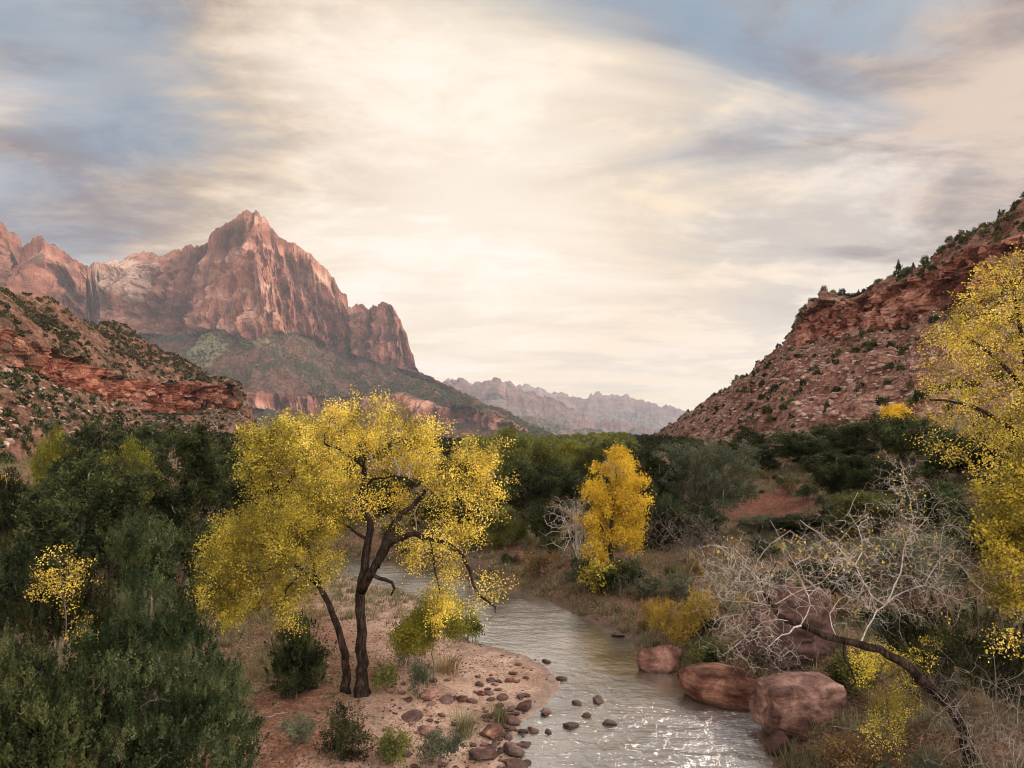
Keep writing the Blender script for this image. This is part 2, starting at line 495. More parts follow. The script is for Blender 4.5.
def build_ground():
    ys = np.concatenate([np.linspace(-120, 4, 20)[:-1], 4 + (np.linspace(0, 1, 420) ** 1.9) * 90, 94 * (13000 / 94) ** (np.linspace(0, 1, 150)[1:])])
    t = np.linspace(-1, 1, 760)
    t = np.sign(t) * (np.abs(t) * .75 + .25 * np.abs(t) ** 3)
    X = t[None, :] * (np.maximum(ys, 0)[:, None] * 1.15 + 22)
    X = np.clip(X, -7800, 7800)
    Y = np.repeat(ys[:, None], len(t), 1)
    Z, sd, isl = ground_z(X, Y, True)
    V = np.stack([X, Y, Z], -1).reshape(-1, 3)
    nu, nv = len(t), len(ys)
    idx = np.arange(nu * nv).reshape(nv, nu)
    Fq = np.stack([idx[:-1, :-1], idx[:-1, 1:], idx[1:, 1:], idx[1:, :-1]], -1).reshape(-1, 4)
    m, n = mat('river_valley_soil')
    p = n.pos(); x, y, z = n.sep(p)
    bd = n.attr('bank'); lf = n.attr('leftside')
    big = n.noise(p, .22, 4, .6); med = n.noise(p, 1.4, 6, .65); fine = n.noise(p, 9, 6, .7); grit = n.noise(p, 45, 3, .7)
    sand = n.ramp(n.mr(n.math('ADD', n.math('MULTIPLY', med, .5), n.math('MULTIPLY', fine, .5)), .35, .65),
                  [(0, (.18, .11, .074, 1)), (.5, (.32, .213, .155, 1)), (1, (.46, .335, .26, 1))])
    soil = n.ramp(n.mr(n.math('ADD', n.math('MULTIPLY', med, .45), n.math('MULTIPLY', fine, .55)), .36, .64),
                  [(0, (.07, .032, .021, 1)), (.5, (.15, .068, .043, 1)), (1, (.26, .14, .095, 1))])
    litter = n.ramp(n.mr(fine, .35, .65), [(0, (.05, .032, .02, 1)), (.6, (.12, .078, .045, 1)), (1, (.22, .15, .08, 1))])
    col = n.mix(n.mr(n.math('ADD', big, n.math('MULTIPLY', n.math('SUBTRACT', med, .5), .7)), .40, .56), soil, litter)
    col = n.mix(n.math('MULTIPLY', n.math('SUBTRACT', 1, lf), .6), col, litter)
    sandm = n.math('MULTIPLY', n.mr(n.math('ADD', bd, n.math('MULTIPLY', n.math('SUBTRACT', med, .5), 10)), 3.0, 7.0, 1, 0), lf)
    col = n.mix(sandm, col, sand)
    path = n.mr(n.noise(p, .16, 3, .5, .6), .52, .6, 0, .75)
    col = n.mix(n.math('MULTIPLY', path, lf), col, n.mix(.4, sand, soil))
    wet = n.mr(n.math('ADD', bd, n.math('MULTIPLY', n.math('SUBTRACT', big, .5), 2)), .15, 1.1, 1, 0)
    col = n.mix(n.math('MULTIPLY', wet, .55), col, (.09, .05, .036, 1))
    col = n.mix(n.attr('red'), col, n.ramp(n.mr(fine, .35, .65), [(0, (.05, .022, .014, 1)), (.5, (.13, .05, .03, 1)), (1, (.24, .11, .072, 1))]))
    pale = n.mr(n.noise(p, 22, 2, .5), .66, .72, 0, .6)
    col = n.mix(pale, col, (.40, .31, .26, 1))
    h = n.math('ADD', n.math('MULTIPLY', med, .6), n.math('ADD', n.math('MULTIPLY', fine, .4), n.math('MULTIPLY', grit, .12)))
    rough = n.mr(wet, 0, 1, .95, .5)
    n.out(n.principled(col, rough, n.bump(h, .8, .12), n.mr(wet, 0, 1, .05, .3)))
    me = new_mesh('ground', V, Fq, m, True, {'red': ('POINT', redmask(X, Y).ravel()), 'bank': ('POINT', sd.ravel()), 'leftside': ('POINT', isl.ravel().astype(F32))})
    tag(link('ground', me), 'pinkish sandy valley floor and banks of red earth along the river', kind='structure')


build_ground()


def build_water():
    ys = np.concatenate([np.linspace(-60, 12, 20)[:-1], 12 + (np.linspace(0, 1, 520) ** 1.4) * 70])
    xl = np.interp(ys, LEFT[:14, 1], LEFT[:14, 0]) - 3
    xr = np.interp(ys, RIGHT[:14, 1], RIGHT[:14, 0]) + 3
    xl = np.where(ys > 30, np.minimum(xl, -3 - (ys - 30) * 4.5), xl)
    xl = np.maximum(xl, -95)
    xr = np.maximum(xr, 3)
    t = np.linspace(0, 1, 420)
    X = xl[:, None] + (xr - xl)[:, None] * t[None, :]
    Y = np.repeat(ys[:, None], len(t), 1)
    rif = ss(31, 24, Y) * .9 + .25 * ss(.1, .6, fbm(X * .18, Y * .18, 1, 3))
    calm = ss(3.5, 6.5, X) * ss(24, 27, Y) * ss(44, 36, Y)
    rif = np.clip(rif + .25, 0, 1) * (1 - .8 * calm)
    Z = rif * (.05 * fbm(X * .9, Y * 1.7, 0, 5, .6) + .018 * (ridged(X * 2.2, Y * 3.2, 3, 3) - .5))
    Z = Z + .006 * fbm(X * 3, Y * 4, 5, 3)
    V = np.stack([X, Y, Z], -1).reshape(-1, 3)
    nu, nv = len(t), len(ys)
    idx = np.arange(nu * nv).reshape(nv, nu)
    Fq = np.stack([idx[:-1, :-1], idx[:-1, 1:], idx[1:, 1:], idx[1:, :-1]], -1).reshape(-1, 4)
    m, n = mat('river_water')
    p = n.pos()
    rf = n.attr('riffle')
    a = n.noise(n.scaled(p, (.8, 2.2, 1)), 1.8, 8, .62, .5)
    b = n.noise(n.scaled(p, (1.0, 2.4, 1)), 6.0, 5, .6, .3)
    foam = n.math('MULTIPLY', n.mr(n.math('ADD', n.math('MULTIPLY', a, .6), n.math('MULTIPLY', b, .4)), .57, .66), n.mr(rf, .6, 1.0))
    deep = n.noise(p, .35, 3)
    base = n.mix(n.mr(deep, .35, .65), (.07, .055, .036, 1), (.17, .14, .105, 1))
    base = n.mix(n.mr(b, .58, .72, 0, .5), base, (.10, .07, .045, 1))
    col = n.mix(n.math('MULTIPLY', foam, .8), base, (.78, .76, .72, 1))
    h = n.math('ADD', n.math('MULTIPLY', a, 1.0), n.math('MULTIPLY', b, .35))
    nd = n.node('ShaderNodeBump'); n.put(nd.inputs['Height'], h)
    nd.inputs['Distance'].default_value = .10
    n.put(nd.inputs['Strength'], n.mr(rf, 0, 1, .15, .5))
    rough = n.mr(foam, 0, 1, .16, .6)
    sh = n.principled(col, rough, nd.outputs[0], 1.0, IOR=3.2)
    n.out(sh)
    me = new_mesh('river', V, Fq, m, True, {'riffle': ('POINT', rif.ravel())})
    tag(link('river', me), 'shallow river with pale sky reflections and small riffles', kind='structure')


build_water()


# ------------------------------------------------------------------ lofted terrain
def grid_faces(nv, nu):
    idx = np.arange(nu * nv).reshape(nv, nu)
    return np.stack([idx[:-1, :-1], idx[1:, :-1], idx[1:, 1:], idx[:-1, 1:]], -1).reshape(-1, 4)


def blur_v(A, k):
    for _ in range(k):
        B = A.copy()
        B[1:-1] = (A[:-2] + 2 * A[1:-1] + A[2:]) / 4
        A = B
    return A


def grid_normals(P):
    du = np.gradient(P, axis=1); dv = np.gradient(P, axis=0)
    N = np.cross(dv, du)
    N /= np.linalg.norm(N, axis=-1)[..., None] + 1e-9
    return N


def loft(name, material, pxs, curves, segs, disp, label, extra=None, smooth=True):
    """curves: from behind the crest down to the foot; each a list of (px, py, Y). segs: (rows, cliff 0..1)"""
    C = []
    for c in curves:
        c = np.array(c, float)
        C.append(at(pxs, np.interp(pxs, c[:, 0], c[:, 1]), np.interp(pxs, c[:, 0], c[:, 2])))
    rows = []; cl = []
    for k, (nr, cf) in enumerate(segs):
        hgt = np.abs(C[k][:, 2] - C[k + 1][:, 2])
        for j in range(nr):
            t = j / nr
            rows.append(C[k] * (1 - t) + C[k + 1] * t); cl.append(np.full(len(pxs), cf))
    rows.append(C[-1]); cl.append(np.zeros(len(pxs)))
    P = np.array(rows); cl = np.array(cl)
    P = blur_v(P, 1)
    N = grid_normals(P)
    # face the camera side
    flip = np.sign(np.sum(N * (CAM - P), -1).mean()); N = N * flip
    Pd, cl = disp(P, N, cl, segs)
    at_ = {'cliff': ('POINT', cl.ravel())}
    for k, blobs in (extra or {}).items():
        a = np.zeros(cl.shape)
        for cx, cy, Yb, rx, ry in blobs:
            q = at(cx, cy, Yb); near = ss(420, 250, np.abs(Pd[..., 1] - Yb)); rxm = rx * Yb / FPX; rym = ry * Yb / FPX
            e = ((Pd[..., 0] - q[0]) / rxm) ** 2 + ((Pd[..., 2] - q[2]) / rym) ** 2 + fbm(Pd[..., 0] / rxm * 1.5, Pd[..., 2] / rym * 1.5, 0, 4) * .8
            a = np.maximum(a, near * (1 - ss(.5, 1.1, e)))
        at_[k] = ('POINT', a.ravel())
    me = new_mesh(name, Pd.reshape(-1, 3), grid_faces(*cl.shape), material, smooth, at_)
    o = tag(link(name, me), label, kind='structure')
    return Pd, cl


def hor(N):
    H = N.copy(); H[..., 2] = 0
    H /= np.linalg.norm(H, axis=-1)[..., None] + 1e-6
    return H


def strata_fn(z, seed=0.0, freq=1.0):
    """stepped ledges as a function of height, 0..1"""
    s = 0; a = 1; n = 0; f = freq
    for o in range(3):
        q = z * f + 5.1 * o + seed
        i = np.floor(q); fr = q - i
        h0 = np.modf(np.abs(np.sin(i * 12.9898 + seed) * 43758.5453))[0]; h1 = np.modf(np.abs(np.sin((i + 1) * 12.9898 + seed) * 43758.5453))[0]
        s = s + a * (h0 + (h1 - h0) * ss(.78, 1.0, fr)); n += a; a *= .6; f *= 2.3
    return s / n


def unit_h(v):
    return v / (np.linalg.norm(v, axis=-1)[..., None] + 1e-6)


def watch_disp(P, N, cl, segs):
    x, y, z = P[..., 0], P[..., 1], P[..., 2]
    H = unit_h(hor(N) * .35 + np.array([0, -.65, 0]))
    c = blur_v(cl, 4)
    wx = fbm(x / 500, y / 500, z / 900, 3) * 50
    but = ridged((x + wx) / 300, y / 420, z / 3200, 4, .5)
    flu = ridged((x + wx) / 85 + 3, y / 120, z / 900, 4, .55)
    cra = ridged((x + wx * .5) / 42 + 7, y / 60, z / 420, 3, .6)
    fr = fbm(x / 34, y / 34, z / 60, 4, .6)
    st = strata_fn(z / 90 + fbm(x / 400, y / 400, 0, 3) * .8, 1.3)
    rr = np.arange(P.shape[0])[:, None] - segs[0][0]
    fade = .12 + .88 * ss(0, 34, rr)
    d = c * fade * ((but - .45) * 300 + (flu - .5) * 130 + (np.abs(cra) ** 3 - .4) * 60 + fr * 20 + (st - .5) * 16)
    d = np.minimum(d, 10 + 300 * ss(5, 150, rr)) - c * 30 * ss(0, 30, rr) * ss(170, 60, rr)
    g = ridged(x / 260 + y / 900, y / 500, 3.3, 5, .55)
    s = (1 - c) * ((g - .5) * 46 + fbm(x / 60, y / 60, z / 60, 4, .6) * 14)
    crestfade = np.ones_like(z)
    Q = P + H * d[..., None] + N * s[..., None]
    nb = segs[0][0]
    w = np.exp(-((np.arange(P.shape[0]) - nb) / 5.0) ** 2)[:, None]
    Q[..., 2] += w * (fbm(x / 28, y / 90, 1, 3, .6) * 20)
    return Q, c


def interp_list(lst, px, k):
    a = np.array(lst, float)
    return np.interp(px, a[:, 0], a[:, k])


crest = [(-220, 235), (-60, 218), (0, 222), (8, 232), (20, 240), (24, 251), (30, 243), (35, 240), (42, 237), (48, 244), (62, 250), (75, 258), (88, 266), (97, 262), (110, 260), (120, 261), (132, 254), (142, 251), (155, 254), (160, 258), (168, 254), (175, 250), (188, 246), (200, 245), (205, 240), (214, 232), (225, 224), (238, 214), (246, 210), (257, 209), (266, 218), (273, 231), (282, 238), (288, 244), (294, 243), (303, 251), (312, 256), (320, 266), (327, 268), (334, 278), (340, 290), (346, 295), (348, 308), (356, 306), (361, 303), (368, 309), (376, 307), (387, 302), (392, 305), (397, 314), (402, 326), (407, 339), (411, 352), (415, 366), (419, 371), (428, 376), (440, 382), (456, 388), (470, 397), (485, 405), (498, 411), (512, 418), (530, 427), (545, 434), (600, 450), (760, 452)]
Yc = [(-220, 2500), (0, 2600), (22, 2700), (45, 2600), (85, 2750), (100, 3150), (150, 3350), (188, 3250), (200, 3100), (235, 2950), (255, 2900), (275, 2960), (295, 3060), (325, 3200), (345, 3380), (356, 3450), (387, 3350), (412, 3300), (456, 3150), (512, 2850), (600, 2700), (760, 2700)]
pW = np.unique(np.concatenate([np.linspace(-220, -4, 90), np.linspace(-4, 430, 1300), np.linspace(430, 640, 220), np.linspace(640, 760, 20)]))
cr = [(p, q, np.interp(p, [a[0] for a in Yc], [a[1] for a in Yc])) for p, q in crest]
pk = sorted(set([a[0] for a in crest] + [a[0] for a in Yc]))
crY = lambda p: np.interp(p, [a[0] for a in Yc], [a[1] for a in Yc])
crP = lambda p: np.interp(p, [a[0] for a in crest], [a[1] for a in crest])
basep = [(-220, 335), (0, 330), (60, 335), (100, 338), (130, 340), (165, 336), (200, 334), (223, 331), (237, 338), (250, 341), (270, 336), (289, 334), (313, 340), (336, 354), (359, 357), (386, 366), (405, 371), (412, 374), (420, 378), (456, 392), (485, 407), (512, 419.5), (545, 435.5), (600, 451), (760, 453)]
bP = lambda p: np.interp(p, [a[0] for a in basep], [a[1] for a in basep])
lct = [(-220, 385), (200, 388), (240, 392), (303, 396), (340, 398), (380, 396), (400, 393), (420, 400), (445, 407), (480, 412), (512, 420.5), (530, 428.5), (545, 436), (600, 452), (760, 454)]
lcb = [(-220, 405), (200, 408), (240, 410), (303, 414), (380, 419), (445, 425), (480, 427), (512, 429), (545, 438), (600, 453), (760, 455)]
lP = lambda p, L: np.interp(p, [a[0] for a in L], [a[1] for a in L])
pk = np.unique(np.concatenate([pk, [a[0] for a in basep], [a[0] for a in lct], [a[0] for a in lcb]])).astype(float)
dcl = lambda p: np.interp(p, [0, 100, 150, 200, 255, 345, 412, 456, 760], [160, 160, 420, 240, 190, 150, 140, 60, 20])
cv = [
    [(p, crP(p) + 60, crY(p) + 900) for p in pk],
    [(p, crP(p), crY(p)) for p in pk],
    [(p, bP(p), crY(p) - dcl(p)) for p in pk],
    [(p, lP(p, lct), max(crY(p) * .80, 2150)) for p in pk],
    [(p, lP(p, lcb), max(crY(p) * .80, 2150) - 22) for p in pk],
    [(p, 446, 1700) for p in pk],
]
Wp, Wc = loft('sandstone_mountain', M['watch'], pW, cv, [(14, .5), (170, 1), (90, 0), (26, .9), (40, 0)], watch_disp,
              'massive red sandstone peak with sheer fluted cliffs above dark scrubby lower slopes',
              {'pale': [(128, 282, 3300, 34, 22), (150, 296, 3300, 26, 12)], 'green': [(205, 352, 2750, 34, 20), (258, 340, 2750, 18, 8)]})


def hill_disp(A, L, talusA, gully=0):
    def f(P, N, cl, segs):
        x, y, z = P[..., 0], P[..., 1], P[..., 2]
        H = hor(N)
        c = blur_v(cl, 2)
        hh = np.abs(np.gradient(z, axis=0))
        thick = np.abs(P[segs[0][0] + segs[1][0], :, 2] - P[segs[0][0] + segs[1][0] + segs[2][0], :, 2])
        c = c * ss(.3 * L, .95 * L, thick)[None, :]
        but = ridged(x / (2.4 * L), y / (2.4 * L), z / (9 * L), 4, .55)
        blk = np.round(fbm(x / (.55 * L), y / (.55 * L), z / (.5 * L), 2) * 3) / 3
        jn = ridged(x / (.5 * L), y / (.5 * L), z / (2.2 * L), 3, .6)
        st = strata_fn(z / (.33 * L) + fbm(x / (4 * L), y / (4 * L), 0, 2) * .7, 2.3)
        fr = fbm(x / (.2 * L), y / (.2 * L), z / (.16 * L), 3, .6)
        cells = 0
        for wq, (sx, sz) in ((.8, (.8, .6)), (.5, (.36, .3)), (.22, (.16, .13))):
            lay = np.floor(z / (sz * L) + fbm(x / (2.5 * L), y / (2.5 * L), sz * 9, 3) * 1.6)
            along = (x + .6 * y) / (sx * L) + np.modf(np.abs(np.sin(lay * 7.13) * 437.5))[0] * 5 + fbm(x / L, y / L, z / L, 2) * .5
            hsh = np.modf(np.abs(np.sin(np.floor(along) * 12.99 + lay * 78.23) * 43758.55))[0]
            edge = np.minimum(np.modf(np.abs(along))[0], 1 - np.modf(np.abs(along))[0])
            cells = cells + wq * ((hsh - .5) * ss(0, .06, edge) - .35 * (1 - ss(0, .07, edge)))
        d = c * ((but - .45) * 1.5 + cells * 1.3 + blk * .5 + (jn - .5) * .9 + (st - .5) * .2 + fr * .2) * A
        g = ridged(x / (3 * L) + .3, y / (3 * L), 0, 4, .55)
        led = strata_fn(z / (.5 * L) + fbm(x / (2 * L), y / (2 * L), 5, 3) * .9, 5.1) * ss(.1, .5, fbm(x / (1.6 * L), y / (1.6 * L), z / L, 3))
        s = (1 - c) * (fbm(x / L, y / L, z / L, 5, .6) * talusA + (g - .5) * gully + led * talusA * .8 + np.maximum(0, fbm(x / (.22 * L), y / (.22 * L), z / (.22 * L), 3)) * talusA * .5)
        return P + H * d[..., None] + N * s[..., None], c
    return f


# left hill
pL = np.unique(np.concatenate([np.linspace(-260, -5, 150), np.linspace(-5, 262, 900)]))
cvL = [
    [(-260, 260, 420), (0, 330, 500), (120, 350, 560), (234, 410, 520), (250, 440, 500), (262, 470, 480)],
    [(-260, 215, 190), (-60, 270, 230), (0, 285, 260), (34, 297, 285), (68, 315, 312), (88, 325, 330), (128, 329, 372), (142, 338, 385), (169, 356, 400), (203, 373, 395), (228, 383, 386), (234, 385, 385), (240, 390, 384), (246, 402, 383), (252, 425, 380), (262, 455, 380)],
    [(-260, 290, 125), (0, 332, 176), (44, 348, 215), (81, 363, 255), (112, 378, 292), (142, 382, 330), (190, 384, 360), (228, 385.5, 380), (236, 388, 378), (244, 402, 376), (252, 426, 372), (262, 456, 370)],
    [(-260, 335, 118), (0, 368, 169), (44, 380, 208), (91, 400, 250), (112, 405, 285), (142, 414, 323), (190, 413, 352), (236, 410, 370), (244, 416, 368), (252, 430, 366), (262, 457, 364)],
    [(-260, 560, 45), (-60, 540, 62), (0, 510, 85), (81, 480, 140), (142, 464, 200), (234, 454, 290), (262, 459, 300)],
]
Lp, Lc = loft('red_ledge_hill', M['left'], pL, cvL, [(10, .1), (130, 0), (60, 1), (90, 0)], hill_disp(10, 17, .8, 8), 'nearer hill on the left with a band of red ledges and scattered junipers', smooth=False)

# right slope
pR = np.unique(np.concatenate([np.linspace(618, 1040, 1250), np.linspace(1040, 1500, 200)]))
cvR = [
    [(618, 470, 640), (700, 440, 560), (800, 360, 420), (1024, 260, 300), (1500, 200, 220)],
    [(618, 460, 540), (640, 446, 490), (650, 440, 455), (662, 433, 430), (685, 415, 380), (715, 399, 330), (741, 381, 290), (767, 362, 258), (783, 348, 244), (790, 341, 238), (796, 331, 234), (798, 318, 232), (802, 308, 230), (816, 300, 224), (842, 294, 213), (865, 291, 203), (902, 272, 190), (925, 262, 182), (940, 253, 176), (970, 236, 166), (992, 225, 160), (1024, 202, 150), (1100, 170, 135), (1500, 90, 100)],
    [(618, 461, 536), (640, 447, 486), (685, 416, 377), (741, 382, 288), (767, 363, 256), (788, 345, 240), (796, 333, 232), (799, 322, 229), (804, 312, 226), (820, 306, 219), (842, 301, 208), (865, 299, 197), (902, 284, 183), (940, 266, 169), (970, 252, 159), (1024, 238, 140), (1100, 225, 122), (1500, 200, 88)],
    [(618, 462, 534), (640, 448, 484), (685, 417, 375), (741, 383, 286), (767, 364, 254), (784, 352, 241), (788, 350, 238), (796, 347, 228), (804, 347, 221), (820, 345, 214), (842, 338, 203), (865, 334, 193), (902, 331, 178), (940, 315, 163), (970, 305, 153), (1024, 292, 135), (1100, 290, 117), (1500, 300, 84)],
    [(618, 475, 500), (640, 462, 440), (685, 448, 250), (741, 450, 145), (797, 455, 105), (900, 458, 80), (1024, 470, 58), (1200, 500, 42), (1500, 560, 30)],
]
Rp, Rc = loft('red_ledge_slope', M['right'], pR, cvR, [(12, .1), (30, 0), (130, 1), (260, 0)], hill_disp(3.4, 9, .6, 5.0), 'steep red talus slope on the right below a broken ledge of dark red rock', smooth=False)


def far_disp(A, Lh):
    def f(P, N, cl, segs):
        x, y, z = P[..., 0], P[..., 1], P[..., 2]
        g = ridged(x / Lh, y / Lh, 1, 6, .55)
        r = np.arange(P.shape[0])[:, None]
        w = ss(0, 25, np.abs(r - segs[0][0]))
        Q = P + N * ((g - .5) * A * w + fbm(x / (.2 * Lh), y / (.2 * Lh), z / (.2 * Lh), 4) * A * .18)[..., None]
        wc = np.exp(-((r - segs[0][0]) / 4.0) ** 2)
        Q[..., 2] += wc * fbm(x / (.12 * Lh), y / (.5 * Lh), 0, 4, .6) * A * .22
        return Q, blur_v(cl, 3)
    return f


def ridge(name, material, pts, Y, foot_py, A, Lh, cliff_px, lab, px0, px1):
    p = np.linspace(px0, px1, 700)
    c = np.array(pts, float)
    cr_ = [(a, b, Y) for a, b in pts]
    cvx = [[(a, b + 25, Y * 1.25) for a, b in pts], cr_,
           [(a, b + min(cliff_px, max(0, (foot_py - b) * .4)), Y * .975) for a, b in pts],
           [(a, max(foot_py, b + 6), Y * .8) for a, b in pts]]
    return loft(name, material, p, cvx, [(10, .2), (50, .9 if cliff_px > 3 else .1), (90, 0)], far_disp(A, Lh), lab)


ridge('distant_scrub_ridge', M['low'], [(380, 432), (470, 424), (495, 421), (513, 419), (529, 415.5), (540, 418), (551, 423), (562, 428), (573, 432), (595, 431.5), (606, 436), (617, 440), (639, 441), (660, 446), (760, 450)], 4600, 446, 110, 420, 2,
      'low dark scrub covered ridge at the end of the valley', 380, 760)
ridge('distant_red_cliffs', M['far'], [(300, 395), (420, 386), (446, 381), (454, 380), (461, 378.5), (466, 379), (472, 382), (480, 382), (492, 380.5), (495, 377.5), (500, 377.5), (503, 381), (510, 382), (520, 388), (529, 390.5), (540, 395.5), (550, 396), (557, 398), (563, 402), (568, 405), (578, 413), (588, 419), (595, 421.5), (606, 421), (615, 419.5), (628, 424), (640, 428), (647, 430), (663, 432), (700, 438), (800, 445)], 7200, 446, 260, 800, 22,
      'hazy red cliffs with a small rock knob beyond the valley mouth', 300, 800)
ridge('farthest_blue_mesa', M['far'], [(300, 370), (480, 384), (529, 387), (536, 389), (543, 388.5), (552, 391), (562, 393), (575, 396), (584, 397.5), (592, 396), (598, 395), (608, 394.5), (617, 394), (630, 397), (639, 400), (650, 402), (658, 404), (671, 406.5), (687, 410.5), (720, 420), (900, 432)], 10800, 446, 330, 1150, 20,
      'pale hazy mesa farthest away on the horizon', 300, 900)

# ------------------------------------------------------------------ rocks
def ico(sub):
    t = (1 + 5 ** .5) / 2
    v = np.array([(-1, t, 0), (1, t, 0), (-1, -t, 0), (1, -t, 0), (0, -1, t), (0, 1, t), (0, -1, -t), (0, 1, -t), (t, 0, -1), (t, 0, 1), (-t, 0, -1), (-t, 0, 1)], float)
    f = [(0, 11, 5), (0, 5, 1), (0, 1, 7), (0, 7, 10), (0, 10, 11), (1, 5, 9), (5, 11, 4), (11, 10, 2), (10, 7, 6), (7, 1, 8), (3, 9, 4), (3, 4, 2), (3, 2, 6), (3, 6, 8), (3, 8, 9), (4, 9, 5), (2, 4, 11), (6, 2, 10), (8, 6, 7), (9, 8, 1)]
    v /= np.linalg.norm(v, axis=1)[:, None]
    v = list(map(tuple, v))
    for _ in range(sub):
        cache = {}; nf = []
        def mid(a, b):
            k = (min(a, b), max(a, b))
            if k not in cache:
                q = np.array(v[a]) + np.array(v[b]); q /= np.linalg.norm(q)
                v.append(tuple(q)); cache[k] = len(v) - 1
            return cache[k]
        for a, b, c in f:
            ab, bc, ca = mid(a, b), mid(b, c), mid(c, a)
            nf += [(a, ab, ca), (b, bc, ab), (c, ca, bc), (ab, bc, ca)]
        f = nf
    return np.array(v), np.array(f)


ICO = {s: ico(s) for s in (1, 2, 3, 4, 5)}


def rock_verts(sub, size, seed, cuts=7, rough=.12, round_=.0, box=0.0):
    r = np.random.default_rng(seed)
    v, f = ICO[sub]; v = v.copy()
    if box:
        b = np.sign(v) * np.abs(v) ** (1 - box)
        v = b / (.62 + .38 * np.max(np.abs(b)))
        v = v * np.where(v[:, 2:3] > 0, [[.93, .93, 1]], [[1.04, 1.0, 1]])
    for _ in range(cuts):
        nrm = r.normal(size=3); nrm /= np.linalg.norm(nrm)
        d0 = r.uniform(.55, .85)
        k = v @ nrm
        over = np.maximum(0, k - d0)
        v -= nrm * (over * (.93 - round_))[:, None]
    o = seed * 3.17 % 50
    s = 1.6
    n_ = fbm(v[:, 0] * s + o, v[:, 1] * s, v[:, 2] * s * 1.6, 5 if sub > 2 else 2, .55)
    v = v * (1 + rough * n_)[:, None]
    if sub >= 4:
        st = strata_fn(v[:, 2] * 3.0 + fbm(v[:, 0], v[:, 1], o, 2) * .5, o)
        v[:, :2] *= (1 + (st - .5) * .06)[:, None]
    return v * np.array(size) / 2, f


def boulder(name, px, py_base, w_px, h_m, depth_ratio, seed, material, label, group=None, Y=None, rz=0, sub=4, sink=.25, cuts=7, rough=.12, box=0.0, cat='boulder', round_=0, tilt=(0, 0)):
    g = w0(np.array([px]), np.array([py_base]))[0] if Y is None else at(px, py_base, Y)
    Yc = g[1]
    w = w_px * Yc / FPX
    v, f = rock_verts(sub, (w, w * depth_ratio, h_m / (1 - sink)), seed, cuts, rough, round_, box)
    z0 = gz(g[0], Yc)
    z = max(0, z0) if Y is None else z0
    me = new_mesh(name, v, f, M[material], True)
    o = link(name, me, loc=(g[0], Yc + w * depth_ratio * .35, z + h_m / (1 - sink) * (.5 - sink)))
    o.rotation_euler = (tilt[0], tilt[1], rz)
    return tag(o, label, cat, group)


boulder('boulder', 664, 673, 50, 1.05, .7, 11, 'boulder', 'rounded pinkish boulder at the water edge, farthest of the big ones', cuts=6, rough=.14, rz=.2)
boulder('boulder', 738, 708, 100, 1.0, .8, 23, 'boulder', 'low broad smooth pink boulder sloping into the river beside the blocky one', cuts=4, rough=.10, rz=-.25, sub=5, tilt=(0, .13), round_=.35)
boulder('boulder', 810, 744, 84, 1.2, .7, 31, 'boulder', 'blocky flat-topped red boulder standing at the river edge beside the rapids', cuts=0, rough=.07, box=.62, rz=.1, sub=5, sink=.22, tilt=(.03, -.05))
boulder('boulder', 806, 668, 118, 3.0, .6, 47, 'darkboulder', 'large dark shadowed boulder behind the flat-topped one, under the leaning bare tree', Y=26.5, cuts=9, rough=.3, sub=5)
boulder('boulder', 781, 757, 24, .62, .8, 53, 'darkboulder', 'small pointed stone at the foot of the blocky flat-topped boulder', cuts=8, sub=3)
boulder('boulder', 520, 556, 12, .8, .7, 59, 'boulder', 'small orange-red boulder on the far bank left of the golden tree', Y=47, cuts=6, sub=3)

# ------------------------------------------------------------------ plants: meshes
def leaf_quads(C, D, L, W, r, fold=.25):
    """C centres (n,3), D direction unit (n,3), length L, width W; returns V,F"""
    n = len(C)
    a = r.normal(size=(n, 3))
    S = np.cross(D, a); S /= np.linalg.norm(S, axis=1)[:, None] + 1e-9
    U = np.cross(S, D)
    L = np.broadcast_to(L, n)[:, None]; W = np.broadcast_to(W, n)[:, None]
    v0 = C - D * L * .5
    v1 = C + S * W * .5 + U * W * fold * .5
    v2 = C + D * L * .5
    v3 = C - S * W * .5 + U * W * fold * .5
    V = np.stack([v0, v1, v2, v3], 1).reshape(-1, 3)
    F = np.arange(4 * n).reshape(n, 4)
    return V, F


def unit(v):
    return v / (np.linalg.norm(v, axis=-1)[..., None] + 1e-9)


def catmull(pts, step):
    P = np.array(pts, float)
    Q = np.vstack([2 * P[0] - P[1], P, 2 * P[-1] - P[-2]])
    out = []
    for i in range(1, len(Q) - 2):
        d = np.linalg.norm(Q[i + 1, :3] - Q[i, :3])
        k = max(2, int(d / step))
        for j in range(k):
            t = j / k
            out.append(.5 * ((2 * Q[i]) + (-Q[i - 1] + Q[i + 1]) * t + (2 * Q[i - 1] - 5 * Q[i] + 4 * Q[i + 1] - Q[i + 2]) * t * t + (-Q[i - 1] + 3 * Q[i] - 3 * Q[i + 1] + Q[i + 2]) * t ** 3))
    out.append(Q[-2])
    return np.array(out)


